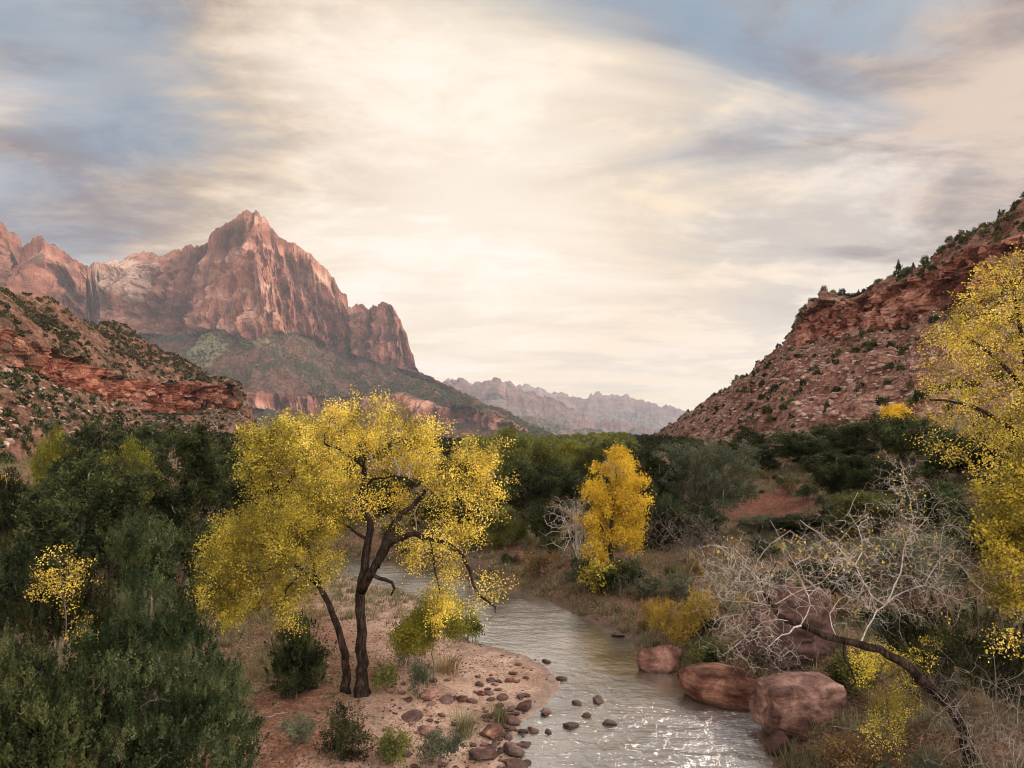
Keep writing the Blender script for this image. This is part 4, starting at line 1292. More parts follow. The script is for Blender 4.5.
# ------------------------------------------------------------------ reusable plants
def proto_tree(name, H, W, lobes, leafmat, n, per, size, seed, spread=.3, plume=None, aspect=.75, gap=.35, bark='dimtwig', tr=.18, gs=1.4):
    """lobes in units of (W/2, W/2, H)"""
    s = Skel(seed)
    s.limb([(0, 0, -.3), (.02 * W, 0, H * .25), (-.02 * W, .02 * W, H * .5), (0, 0, H * .85)], tr, .04, False, step=.5, jit=.06)
    r = np.random.default_rng(seed)
    for k in range(5):
        a = r.uniform(0, 6.28)
        z = H * r.uniform(.15, .5)
        s.limb([(0, 0, z), (math.cos(a) * W * .15, math.sin(a) * W * .15, z + H * .08), (math.cos(a) * W * .32, math.sin(a) * W * .32, z + H * .2)], tr * .45, .03, step=.5)
    lob = [(l[0] * W / 2, l[1] * W / 2, l[2] * H, l[3] * W / 2, l[3] * W / 2, l[4] * H) + tuple(l[5:]) for l in lobes]
    T = lobe_points(lob, n, r, .6, gap, gs)
    tips = s.grow(T, .6, .12, .05)
    TT = np.array(s.p)[tips]
    TT = np.concatenate([TT, TT + r.normal(size=TT.shape) * spread * .8])
    root = assemble(name, (0, 0, 0), s, TT, 'x', 'tree', None, bark, 'dimtwig', .012, .07,
                    [('crown', dict(per=per, size=size, spread=spread, material=M[leafmat], aspect=aspect, plume=plume, center=(0, 0, H * .2), seed=seed))])
    root['H'] = H; root['W'] = W
    return root


def rl(seed, k=9, cone=0.0):
    r = np.random.default_rng(seed); o = [(0, 0, .5, .6, .34), (0, 0, .78 if not cone else .8, .42 - cone * .24, .2)]
    for i in range(k):
        a = i * 2.4 + r.uniform(-.4, .4); z = r.uniform(.14, .8)
        q = .62 * (1 - cone * z) * r.uniform(.7, 1.05)
        o.append((math.cos(a) * q, math.sin(a) * q, z, .36 * (1 - cone * z * .7), .13 + .06 * r.random()))
    return o


PR = {
    'dark1': proto_tree('juniper_tree', 7, 6, rl(1), 'dark', 620, 34, .15, 201, .2, .4, .45, .45),
    'dark2': proto_tree('juniper_tree', 7, 6, rl(2, 11), 'dark', 620, 34, .15, 202, .2, .4, .45, .46),
    'dark3': proto_tree('pine_tree', 9, 5, rl(3, 13, .65), 'dark', 620, 34, .15, 203, .17, .4, .4, .5),
    'jun1': proto_tree('juniper_tree', 6, 6, rl(4, 10), 'juniper', 620, 34, .14, 204, .2, .4, .45, .46),
    'sage1': proto_tree('olive_tree', 7, 8, rl(5, 11), 'sage', 620, 34, .13, 205, .24, .35, .45, .45),
    'olive1': proto_tree('boxelder_tree', 8, 7, rl(6, 11), 'olive', 600, 32, .16, 206, .27, None, .7, .46),
    'olive2': proto_tree('boxelder_tree', 8, 7, rl(7, 9), 'brightolive', 600, 32, .16, 207, .27, None, .7, .48),
    'gold1': proto_tree('cottonwood_tree', 8, 7, rl(8, 10), 'deepgold', 420, 26, .2, 208, .32, None, .75, .38),
}
used = set()


def place(key, px, Y, top_py, w_px, label, group=None, name=None, rz=None, dz=0.0):
    src = PR[key]
    b = at(px, 500, Y); z = gz(b[0], Y) + dz
    top = at(px, top_py, Y)[2]
    h = max(1.0, top - z)
    sx = (w_px * Y / FPX) / src['W']
    sc = (sx, sx, h / src['H'])
    rz = random.uniform(0, 6.28) if rz is None else rz
    if key not in used:
        used.add(key); o = src
        o.location = (b[0], Y, z); o.rotation_euler = (0, 0, rz); o.scale = sc
        o['label'] = label
        if group: o['group'] = group
    else:
        o = copy_tree(src, (b[0], Y, z), rz, sc, label, group)
        if not group and 'group' in o: del o['group']
    return o


TREES = [
    ('dark1', 88, 38, 452, 150, 'broad dark juniper on the left above the yellow-leaved sapling'),
    ('dark3', 186, 41, 418, 112, 'tall dark pine between the broad juniper and the yellow cottonwoods'),
    ('dark2', 98, 58, 408, 92, 'dark juniper rising highest against the red ledges at far left'),
    ('olive2', 52, 64, 428, 50, 'small yellow-green tree in front of the red ledges at far left'),
    ('olive2', 132, 52, 440, 62, 'yellow-green tree peeking between the broad juniper and the tall pine'),
    ('dark2', 6, 45, 462, 80, 'dark juniper cut off by the left edge of the view'),
    ('gold1', 2, 50, 474, 36, 'small yellow tree showing at the left edge between dark junipers'),
    ('dark1', 238, 68, 452, 62, 'dark juniper right of the tall pine, below the mountain foot'),
    ('jun1', 252, 50, 474, 84, 'mid green juniper between the tall pine and the golden tree'),
    ('dark1', 150, 80, 422, 66, 'dark juniper behind the gap beside the tall pine'),
    ('dark2', 212, 84, 438, 60, 'dark juniper half hidden behind the right side of the tall pine'),
    ('dark3', 30, 36, 490, 70, 'slim dark pine in front of the junipers at far left'),
    ('dark2', 150, 34, 500, 80, 'low dark juniper in front of the tall pine'),
    ('dark1', 215, 36, 520, 80, 'low dark juniper just left of the rounded yellow crown'),
    ('jun1', 20, 30, 540, 90, 'mid green juniper at the left edge above the corner bush'),
    ('olive1', 512, 72, 425, 54, 'olive green tree rising right of the big cottonwood, tallest of the centre wood'),
    ('olive1', 545, 84, 438, 60, 'olive green tree left of the lone golden cottonwood at the wood edge'),
    ('olive2', 568, 104, 441, 46, 'yellow-green tree top at the far end of the wood beside the valley mouth'),
    ('dark1', 528, 60, 458, 72, 'dark round tree under the olive trees in the centre'),
    ('dark2', 562, 66, 462, 70, 'dark round tree behind the small bare tree'),
    ('dark3', 497, 54, 470, 50, 'dark narrow tree just right of the big cottonwood crown'),
    ('olive1', 590, 95, 446, 44, 'olive tree top behind the left side of the lone golden cottonwood'),
    ('sage1', 708, 56, 438, 116, 'broad grey-green tree right of the lone golden cottonwood'),
    ('dark1', 660, 60, 456, 72, 'dark tree between the golden cottonwood and the grey-green tree'),
    ('dark2', 645, 84, 444, 50, 'small dark tree at the foot of the slope right of the valley mouth'),
    ('dark1', 745, 78, 428, 76, 'dark juniper behind the right side of the grey-green tree'),
    ('dark2', 800, 74, 428, 84, 'dark juniper above the bare red mound'),
    ('dark1', 852, 68, 420, 84, 'dark juniper right of the red mound, below the talus'),
    ('dark2', 908, 60, 410, 86, 'dark juniper beside the small yellow tree under the right slope'),
    ('gold1', 902, 66, 402, 40, 'small yellow tree poking over the dark junipers on the right slope'),
    ('dark1', 960, 50, 430, 90, 'dark juniper behind the sparse yellow cottonwood at right'),
    ('dark2', 1010, 46, 425, 90, 'dark juniper at the right edge behind the yellow trees'),
    ('jun1', 690, 90, 436, 60, 'mid green juniper behind the grey-green tree'),
    ('dark2', 880, 52, 455, 70, 'low dark juniper behind the top of the bare tree'),
    ('dark1', 935, 40, 480, 90, 'low dark juniper behind the right side of the bare tree'),
    ('jun1', 985, 34, 520, 90, 'mid green juniper behind the dense yellow-green cottonwood'),
    ('dark1', 670, 47, 505, 60, 'dark bushy juniper low on the bank right of the golden cottonwood'),
    ('sage1', 760, 50, 515, 60, 'grey-green bushy tree in front of the red mound'),
    ('dark2', 545, 50, 500, 50, 'dark bushy juniper left of the small bare tree'),
    ('olive1', 505, 50, 505, 50, 'olive bushy tree on the far bank beside the big cottonwood'),
    ('jun1', 440, 58, 490, 80, 'mid green tree across the river behind the big cottonwood'),
    ('dark1', 385, 66, 470, 90, 'dark tree across the river behind the big cottonwood limbs'),
    ('dark2', 330, 62, 480, 90, 'dark tree behind the golden cottonwood'),
    ('olive1', 460, 74, 452, 70, 'olive tree behind the right crown of the big cottonwood'),
    ('dark1', 838, 54, 450, 76, 'dark juniper at the right end of the bare red mound'),
    ('olive1', 865, 44, 490, 90, 'olive bushy tree behind the crown of the leaning bare tree'),
    ('dark2', 800, 46, 512, 70, 'dark bushy juniper below the red mound behind the bare tree'),
    ('sage1', 905, 33, 530, 110, 'grey-green bushy tree close behind the leaning bare tree'),
    ('dark1', 830, 34, 560, 90, 'low dark bushy juniper behind the middle of the bare tree'),
    ('dark2', 700, 48, 500, 60, 'dark juniper left of the red mound at the foot of the grey-green tree'),
    ('jun1', 650, 52, 480, 60, 'mid green juniper touching the right side of the golden cottonwood'),
    ('dark3', 600, 56, 470, 50, 'dark narrow tree right behind the lone golden cottonwood'),
    ('olive1', 475, 60, 478, 60, 'olive tree on the far bank just right of the big cottonwood limbs'),
    ('jun1', 60, 44, 470, 70, 'mid green juniper at far left in front of the red ledges'),
    ('olive1', 120, 46, 455, 60, 'dull olive tree between the broad juniper and the tall pine'),
    ('dark3', 275, 64, 478, 60, 'dark pine behind the golden cottonwood trunk'),
]
for k, px, Y, tp, w, lab in TREES:
    place(k, px, Y, tp, w, lab)
rt = np.random.default_rng(77)
for i in range(46):
    Y = rt.uniform(95, 240); px = rt.uniform(225, 700)
    if px < 640 or Y < 170:
        pass
    place(rt.choice(['dark1', 'dark2', 'olive1', 'jun1', 'dark1']), px, Y, rt.uniform(441, 450), 5.5 * FPX / Y * rt.uniform(.9, 1.5),
          'distant dark round tree in the wood on the valley floor', 'trees of the wood on the valley floor')

# ---- shrubs
def proto_bush(name, leafmat, n, per, size, seed, spread=.07, plume=None, aspect=.6, flat=.7, twig='dimtwig', cat='shrub'):
    s = Skel(seed); r = np.random.default_rng(seed)
    s.limb([(0, 0, -.1), (0, 0, .12), (.02, 0, .25)], .03, .02, False, step=.1, jit=.005)
    lob = [(0, 0, .5 * flat, .42, .42, .42 * flat)]
    for k in range(5):
        a = k * 1.26 + r.uniform(-.4, .4); q = r.uniform(.2, .34)
        lob.append((math.cos(a) * q, math.sin(a) * q, flat * r.uniform(.3, .75), .22, .22, .26 * flat))
    T = lobe_points(lob, n, r, .4, .3, .35)
    tips = s.grow(T, .09, .1, .05)
    TT = np.array(s.p)[tips]
    root = assemble(name, (0, 0, 0), s, TT, 'x', cat, None, twig, twig, .004, 1e9,
                    [('foliage', dict(per=per, size=size, spread=spread, material=M[leafmat], aspect=aspect, plume=plume, center=(0, 0, 0), seed=seed))])
    root['H'] = flat; root['W'] = 1.0
    return root


def grass_mesh(name, n, h, spread, lean, seed, material, w=.012, curved=True):
    r = np.random.default_rng(seed)
    a = r.uniform(0, 6.283, n); rad = np.abs(r.normal(size=n)) * spread
    B = np.stack([np.cos(a) * rad, np.sin(a) * rad, np.full(n, -.02)], 1)
    a2 = a + r.normal(size=n) * .7
    H = h * r.uniform(.45, 1.1, n); ln = lean * r.uniform(.2, 1.3, n)
    D = np.stack([np.cos(a2), np.sin(a2), 0 * a2], 1)
    S = np.stack([-np.sin(a2), np.cos(a2), 0 * a2], 1) * w
    M1 = B + D * (ln * H * .3)[:, None] + np.stack([0 * H, 0 * H, H * .6], 1)
    E = B + D * (ln * H)[:, None] + np.stack([0 * H, 0 * H, H], 1)
    V = np.stack([B - S, B + S, M1 + S * .7, M1 - S * .7, E], 1).reshape(-1, 3)
    i = np.arange(n) * 5
    Fq = np.stack([i, i + 1, i + 2, i + 3], 1); Ft = np.stack([i + 3, i + 2, i + 4], 1)
    rnd = r.random(n)
    return new_mesh(name, V, [Fq, Ft], material, False, {'rnd': ('FACE', np.concatenate([rnd, rnd]))})


PB = {
    'sage': proto_bush('sagebrush', 'sage', 130, 22, .05, 301, .05, .12, .35),
    'russet': proto_bush('dry_shrub', 'russet', 130, 16, .045, 302, .06),
    'dark': proto_bush('juniper_bush', 'dark', 150, 24, .055, 303, .05, .12, .35, .85),
    'olive': proto_bush('leafy_shrub', 'olive', 130, 18, .055, 304, .06),
    'green': proto_bush('juniper_bush', 'juniper', 150, 24, .055, 305, .05, .12, .35, .9),
    'willow': proto_bush('willow_shrub', 'willow', 170, 26, .05, 307, .045, .2, .25, 1.0),
    'yellow': proto_bush('leafy_shrub', 'limegold', 110, 14, .06, 306, .06),
}
for key, (mt, n, h, sp, ln) in {'tawny': ('tawny', 260, .8, .14, .55), 'grey': ('greygrass', 260, .75, .14, .6), 'reed': ('willow', 620, 1.0, .2, .35)}.items():
    me = grass_mesh('grass_clump', n, h, sp, ln, 400 + n + len(mt), M[mt], .006)
    if key == 'reed': continue
    o = link('grass_clump', me)
    tag(o, 'x', 'grass clump')
    o['H'] = h; o['W'] = sp * 5
    PB[key] = o
busedk = set()


def bush(key, x, y, w, h, label, group=None, z=None, rz=None, ex=None):
    src = PB[key]
    z = gz(x, y) - .03 if z is None else z
    sc = (w / src['W'], w / src['W'] * random.uniform(.85, 1.1), h / src['H'])
    rz = random.uniform(0, 6.28) if rz is None else rz
    if key not in busedk:
        busedk.add(key); o = src
        o.location = (x, y, z); o.rotation_euler = (0, 0, rz); o.scale = sc
        o['label'] = label
        if group: o['group'] = group
    else:
        o = copy_tree(src, (x, y, z), rz, sc, label, group)
        if not group and 'group' in o: del o['group']
    return o


def bush_px(key, px, py, w_px, h_px, label, group=None):
    """stands where the line of sight through px, py meets the ground"""
    d = at(px, py, 1.0) - CAM
    t = np.linspace(8, 140, 1300)
    X = d[0] * t; Yv = d[1] * t; Zr = CAM[2] + d[2] * t
    g = ground_z(X, Yv)
    k = np.argmax(Zr < g)
    Y = Yv[k]
    return bush(key, X[k], Y, w_px * Y / FPX, h_px * Y / FPX, label, group)


NAMED = [
    ('willow', 672, 648, 50, 52, 'orange-green willow clump on the bank above the rounded pinkish boulder'),
    ('willow', 700, 640, 46, 55, 'orange-brown willow clump right of the orange-green one above the boulders'),
    ('willow', 655, 632, 34, 34, 'small orange willow clump nearest the calm water on the right bank'),
    ('green', 712, 668, 22, 16, 'small green tuft between the rounded boulder and the broad pink one'),
    ('yellow', 600, 592, 50, 32, 'yellowish shrub at the foot of the golden cottonwood'),
    ('dark', 585, 590, 34, 34, 'dark shrub below the small bare tree'),
    ('dark', 620, 598, 50, 40, 'dark shrub on the bank right below the golden cottonwood'),
    ('sage', 642, 600, 46, 28, 'pale sagebrush on the bank right of the golden cottonwood'),
    ('sage', 676, 600, 40, 26, 'grey sagebrush below the grey thicket'),
    ('russet', 540, 576, 44, 24, 'russet brush on the far bank left of the small bare tree'),
    ('dark', 548, 560, 22, 34, 'upright dark bush above the russet brush on the far bank'),
    ('olive', 415, 640, 34, 30, 'olive shrub on the sand right of the big trunk'),
    ('sage', 408, 668, 34, 34, 'grey-green brush on the sand beside the big trunk'),
    ('sage', 418, 700, 30, 40, 'upright grey-green shrub by the rocks right of the big trunk'),
    ('olive', 385, 690, 32, 26, 'small olive shrub with a few yellow leaves touching the big trunk'),
    ('grey', 500, 722, 26, 22, 'round grey-green grass clump among the rocks on the bar'),
    ('grey', 465, 735, 36, 28, 'loose grey-green grass clump left of the round one among the rocks'),
    ('tawny', 447, 672, 34, 20, 'pale dry grass clump on the sandbar'),
    ('olive', 395, 762, 50, 30, 'olive brush at the bottom of the view below the big trunk'),
    ('sage', 440, 768, 60, 34, 'grey brush at the bottom of the view left of the river'),
    ('olive', 468, 640, 30, 26, 'olive shrub at the sandbar edge nearest the water'),
    ('russet', 425, 655, 26, 20, 'russet shrub between the olive shrubs on the sand'),
    ('dark', 296, 700, 38, 22, 'low blackish green bush at the foot of the conical dark bush'),
]
for k, px, py, w, h, lab in NAMED:
    bush_px(k, px, py, w, h, lab)

# shrubs scattered over the banks
rb = np.random.default_rng(15)
cnt = 0
N_BANK = 420
cand = []
while len(cand) < 5200:
    Y = 16 + 80 * rb.random() ** 1.2; px = rb.uniform(-30, 1050)
    X = (px - 512) / FPX * Y
    cand.append((X, Y, px))
cand = np.array(cand)
gzv, sdv, islv = ground_z(cand[:, 0], cand[:, 1], True)
taken = []
LAB = {
    'sage': 'grey-green sagebrush on the river bank', 'russet': 'russet dry shrub on the river bank', 'dark': 'small dark evergreen bush on the river bank', 'olive': 'small olive leafy shrub on the river bank',
    'green': 'small green evergreen bush on the river bank', 'yellow': 'small yellow-leaved shrub on the river bank', 'tawny': 'tawny dry grass clump on the river bank', 'grey': 'grey-green grass clump on the river bank', 'willow': 'thin orange willow clump on the river bank'}
PL = {'sage': 'sagebrush of the river banks', 'russet': 'dry shrubs of the river banks', 'dark': 'dark bushes of the river banks', 'olive': 'leafy shrubs of the river banks', 'green': 'green bushes of the river banks', 'yellow': 'yellow shrubs of the river banks', 'tawny': 'tawny grass clumps of the river banks', 'grey': 'grey grass clumps of the river banks', 'willow': 'willow clumps of the river banks'}
for (X, Y, px), z, sd, isl in zip(cand, gzv, sdv, islv):
    if cnt >= N_BANK: break
    if sd < .5 or (redmask(X, Y) > .4 and rb.random() < .5): continue
    if isl:
        if sd < 5 and rb.random() < .93: continue
        if rb.random() < (.72 if Y < 40 else .2): continue
        key = rb.choice(['sage', 'russet', 'dark', 'tawny', 'grey', 'olive'], p=[.2, .25, .12, .18, .15, .1])
    else:
        if 680 < px < 900 and Y < 28 and rb.random() < .55: continue
        key = rb.choice(['sage', 'russet', 'dark', 'olive', 'green', 'tawny', 'grey', 'willow', 'yellow'], p=[.17, .14, .18, .18, .1, .08, .08, .05, .02])
        if sd < 1.3: key = rb.choice(['grey', 'tawny', 'olive', 'willow'])
    w = rb.uniform(.7, 2.2) * (.7 if key in ('tawny', 'grey') else 1) * (.8 if isl and Y < 36 else 1)
    if any((X - a) ** 2 + (Y - b) ** 2 < (w * .45) ** 2 for a, b in taken[-160:]): continue
    taken.append((X, Y))
    h = w * rb.uniform(.5, .8)
    bush(key, X, Y, w, h, LAB[key], PL[key], z=z - .04)
    cnt += 1

# ------------------------------------------------------------------ stones of the banks and the river
PS = []
for k in range(7):
    v, f = rock_verts(3, (1, .75, .42), 500 + k, 11, .2)
    PS.append(new_mesh('stone', v, f, M['cobble' if k % 3 else 'boulder'], True))


def stone(X, Y, w, z, label, group, k):
    o = link('stone', PS[k % 7], loc=(X, Y, z + w * .07))
    o.scale = (w, w, w * random.uniform(.7, 1.1)); o.rotation_euler = (random.uniform(-.2, .2), random.uniform(-.2, .2), random.uniform(0, 6.28))
    return tag(o, label, 'stone', group)


def stone_px(px, py, w_px, label, group=None, k=0):
    g = w0(np.array([px]), np.array([py]))[0]
    for _ in range(3):
        z = max(gz(g[0], g[1]), 0)
        d = at(px, py, 1.0) - CAM; t = (z - CAM[2]) / d[2]
        g = CAM + d * t
    return stone(g[0], g[1], w_px * g[1] / FPX, z, label, group, k)


for i, (px, py, w, lab) in enumerate([
    (571, 727, 18, 'dark wet stone in the middle of the river, largest of its cluster'), (598, 701, 17, 'flat dark stone in the river above the cluster'), (577, 704, 12, 'small dark stone in the river left of the flat one'),
    (610, 724, 15, 'dark stone in the river at the right end of the cluster'), (586, 716, 10, 'little stone in the river in the middle of the cluster'), (546, 713, 16, 'reddish stone in the water just off the sandbar'),
    (548, 732, 10, 'small stone in the water below the reddish one'), (560, 679, 12, 'flat stone at the tip of the sandbar'), (546, 662, 10, 'small dark stone in the water above the sandbar tip'),
    (565, 679, 8, 'tiny stone in the water beside the sandbar tip'), (618, 636, 14, 'pale flat stone at the right bank by the calm water')]):
    stone_px(px, py, w, lab, None, i + 1)
for i, (px, py, w, lab) in enumerate([
    (492, 735, 32, 'broad reddish rock on the bar, right of the grass clump'), (484, 756, 34, 'large brown rock at the water edge near the bottom'), (512, 752, 26, 'brown rock at the water edge, lowest of the left bank'), (430, 733, 28, 'pale rounded rock among the brown ones on the left bank'),
    (412, 718, 22, 'dark rock left of the pale rounded one'), (447, 701, 18, 'dark rock on the sand above the grass clumps'), (462, 700, 16, 'reddish flat rock on the sand right of the dark one'), (428, 696, 24, 'brown rock beside the upright grey-green shrub'),
    (525, 708, 24, 'dark rock at the inner bend of the sandbar'), (511, 722, 20, 'brown rock just below the inner bend of the sandbar'), (435, 748, 26, 'dark brown rock below the pale rounded one'), (517, 768, 24, 'dark rock cut by the bottom edge beside the river'),
    (503, 698, 15, 'thin flat rock in the middle of the sandbar'), (517, 682, 9, 'small rock on the smooth sand'), (518, 665, 9, 'small dark rock on the smooth sand near the water'), (480, 685, 12, 'thin red rock on the sand'),
    (885, 745, 16, 'pale grey stone right of the blocky flat-topped boulder'), (850, 760, 22, 'pinkish stone at the bottom, right of the pointed stone'), (865, 748, 16, 'red stone behind the pinkish one at the bottom')]):
    stone_px(px, py, w, lab, None, i)
rs = np.random.default_rng(19)
ns = 0
while ns < 250:
    if rs.random() < .72:
        px = rs.uniform(385, 530); py = rs.uniform(672, 775)
        if rs.random() < .5: px = 512 + rs.normal() * 12 - abs(rs.normal()) * 14; py = 738 + rs.normal() * 24
    else:
        px = rs.uniform(800, 930); py = rs.uniform(725, 790)
    stone_px(px, py, rs.uniform(3, 13), 'small brown stone lying on the sandy bank' if px < 600 else 'small red stone on the right bank below the leaning tree', 'small stones on the left bank' if px < 600 else 'small stones on the right bank', int(rs.integers(7)))
    ns += 1

for q_, (px, py, L_, a_, lab) in enumerate([(262, 742, 1.9, .5, 'grey driftwood branch on the path at lower left'), (560, 772, 1.3, 2.6, 'pale driftwood stick at the bottom of the sandbar'), (455, 683, 1.1, .2, 'thin dead stick on the sandbar right of the big trunk'), (868, 772, 1.8, 2.9, 'broken grey log among the red stones below the leaning tree')]):
    g = w0(np.array([px]), np.array([py]))[0]; g[2] = gz(g[0], g[1]) + .04
    sk = Skel(700 + q_); u_ = np.array([math.cos(a_), math.sin(a_), .05])
    sk.limb([g - u_ * L_ * .5, g + [0, 0, .05], g + u_ * L_ * .5 + [0, 0, .06]], .045, .012, False, step=.1, jit=.012)
    for w_ in range(4):
        b0 = g + u_ * L_ * random.uniform(-.2, .4); sk.limb([b0, b0 + [random.uniform(-.25, .25), random.uniform(-.2, .2), .12], b0 + [random.uniform(-.45, .45), random.uniform(-.3, .3), .22]], .014, .004, step=.08, jit=.008)
    sk.radii(.004); sk.p = [p_ - g for p_ in sk.p]
    tb = sk.tubes(1e9)[1]
    tag(link('driftwood_branch', new_mesh('driftwood_branch', tb[0], tb[1], M['twig'], True), loc=g), lab, 'driftwood')

# gravel and leaf litter and dry grass as stuff
def scatter_pts(n, px0, px1, Y0, Y1, seed, pw=1.0):
    r = np.random.default_rng(seed)
    Y = Y0 + (Y1 - Y0) * r.random(n) ** pw; px = r.uniform(px0, px1, n)
    X = (px - 512) / FPX * Y
    z, sd, isl = ground_z(X, Y, True)
    return X, Y, z, sd, isl, r


def build_gravel():
    X, Y, z, sd, isl, r = scatter_pts(26000, 180, 1060, 13, 60, 31, 1.3)
    dens = fbm(X * .5, Y * .5, 3, 3)
    k = (sd > -.2) & (sd < 9) & (dens + r.normal(size=len(X)) * .3 > .15)
    X, Y, z = X[k], Y[k], z[k]
    v, f = ICO[1]
    n = len(X); s = .015 + .05 * r.random(n) ** 3
    vv = v[None] * (1 + r.normal(size=(n, len(v), 1)) * .15) * s[:, None, None] * np.array([1, .9, .6]) + np.stack([X, Y, z], 1)[:, None]
    F_ = (f[None] + (np.arange(n) * len(v))[:, None, None]).reshape(-1, 3)
    tag(link('gravel', new_mesh('gravel', vv.reshape(-1, 3), F_, M['cobble'], True)), 'small gravel strewn over the sandy banks', 'gravel', kind='stuff')


build_gravel()


def build_litter():
    X, Y, z, sd, isl, r = scatter_pts(70000, -60, 1100, 12, 50, 33, 1.3)
    dens = fbm(X * .25, Y * .25, 8, 4)
    k = (sd > 1.5) & (dens + r.normal(size=len(X)) * .25 > -.05)
    X, Y, z = X[k], Y[k], z[k]
    n = len(X)
    D = unit(r.normal(size=(n, 3)) * np.array([1, 1, .25]))
    a = np.stack([X, Y, z + .02], 1)
    V, Fq = leaf_quads(a, D, .085 * r.uniform(.5, 1.2, n), .05, r)
    tag(link('fallen_leaves', new_mesh('fallen_leaves', V, Fq, M['russet'], False, {'rnd': ('FACE', r.random(n))})), 'brown and yellow fallen leaves over the bank soil', 'leaf litter', kind='stuff')


build_litter()


def build_dry_grass():
    X, Y, z, sd, isl, r = scatter_pts(46000, -60, 1080, 14, 110, 35, 1.0)
    dens = fbm(X * .2, Y * .2, 18, 3)
    k = (redmask(X, Y) < .5) & (sd > .25) & ((~isl) | (Y > 34) | (X < -9)) & ((dens + r.normal(size=len(X)) * .25 > -.08) | ((sd < 1.6) & ~isl))
    X, Y, z = X[k], Y[k], z[k]
    n = len(X); b = 11
    Xr = np.repeat(X, b); Yr = np.repeat(Y, b); Zr = np.repeat(z, b); m = n * b
    a = r.uniform(0, 6.283, m); rad = np.abs(r.normal(size=m)) * .14
    wv = np.repeat(.5 + .8 * r.random(n), b)
    H = .5 * wv * r.uniform(.4, 1.1, m)
    B = np.stack([Xr + np.cos(a) * rad, Yr + np.sin(a) * rad, Zr - .03], 1)
    Dv = np.stack([np.cos(a), np.sin(a), 0 * a], 1)
    wd = .007 + Yr * .0004
    S = np.stack([-np.sin(a), np.cos(a), 0 * a], 1) * wd[:, None]
    E = B + Dv * (H * .5)[:, None] + np.stack([0 * H, 0 * H, H], 1)
    V = np.stack([B - S, B + S, E], 1).reshape(-1, 3)
    tag(link('dry_grass', new_mesh('dry_grass', V, np.arange(3 * m).reshape(m, 3), M['greygrass'], False, {'rnd': ('FACE', np.repeat(r.random(n), b) * .6 + r.random(m) * .4)})),
        'grey-green and tawny grass covering the banks', 'grass', kind='stuff')


build_dry_grass()

# ------------------------------------------------------------------ hillside bushes and talus
def surf_samples(P, c, r0, r1, n, r, avoid=.35):
    """random points on sheet rows r0..r1 with area weight"""
    Q = P[r0:r1]
    a = np.linalg.norm(np.cross(Q[1:, :-1] - Q[:-1, :-1], Q[:-1, 1:] - Q[:-1, :-1]), axis=-1)
    cc = c[r0:r1][:-1, :-1]
    px_ = 512 + FPX * Q[:-1, :-1, 0] / Q[:-1, :-1, 1]
    a = a * (cc < avoid) * ((px_ > -120) & (px_ < 1150))
    w = (a / a.sum()).ravel()
    i = r.choice(len(w), n, p=w)
    v, u = np.unravel_index(i, a.shape)
    t = r.random((n, 2))
    return Q[v, u] + (Q[v + 1, u] - Q[v, u]) * t[:, :1] + (Q[v, u + 1] - Q[v, u]) * t[:, 1:]


def make_hill_bush(name, leafmat, n, size, seed, conical=0.0):
    r = np.random.default_rng(seed)
    d = unit(r.normal(size=(n, 3))); d[:, 2] = np.abs(d[:, 2]) * 1.1 - .1
    rad = r.uniform(.55, 1.0, n) * (1 + .35 * fbm(d[:, 0] * 1.8 + seed, d[:, 1] * 1.8, d[:, 2] * 1.8, 2))
    C = d * rad[:, None] * np.array([.5, .5, .8]) + np.array([0, 0, .12])
    if conical: C[:, :2] *= (1.15 - conical * C[:, 2:3])
    D = unit(d + r.normal(size=(n, 3)) * .5 + np.array([0, 0, .6]))
    V, Fq = leaf_quads(C, D, size * r.uniform(.6, 1.3, n), size * .55, r)
    return new_mesh(name, V, Fq, M[leafmat], False, {'rnd': ('FACE', r.random(n))})


HB = [make_hill_bush('hillside_bush', 'dark', 420, .16, 601), make_hill_bush('hillside_bush', 'dark', 420, .16, 602), make_hill_bush('hillside_bush', 'olive', 380, .16, 603), make_hill_bush('hillside_pine', 'dark', 420, .14, 604, .8)]


def bush_batch(name, pts, size, n, leafmat, label, seed):
    """thousands of tiny bushes as one object"""
    r = np.random.default_rng(seed)
    m = len(pts)
    d = unit(r.normal(size=(m * n, 3))); d[:, 2] = np.abs(d[:, 2])
    s = np.repeat(size * r.uniform(.6, 1.5, m), n) if np.isscalar(size) else np.repeat(size, n)
    C = np.repeat(pts, n, 0) + d * (s * r.uniform(.5, 1, m * n) * .5)[:, None] * np.array([1, 1, 1.3])
    D = unit(d + r.normal(size=d.shape) * .5 + [0, 0, .5])
    V, Fq = leaf_quads(C, D, s * .42, s * .26, r)
    rn = np.repeat(r.random(m), n) * .6 + r.random(m * n) * .4
    return tag(link(name, new_mesh(name, V, Fq, M[leafmat], False, {'rnd': ('FACE', rn)})), label, 'scrub', kind='stuff')


rh = np.random.default_rng(91)
nb = 0


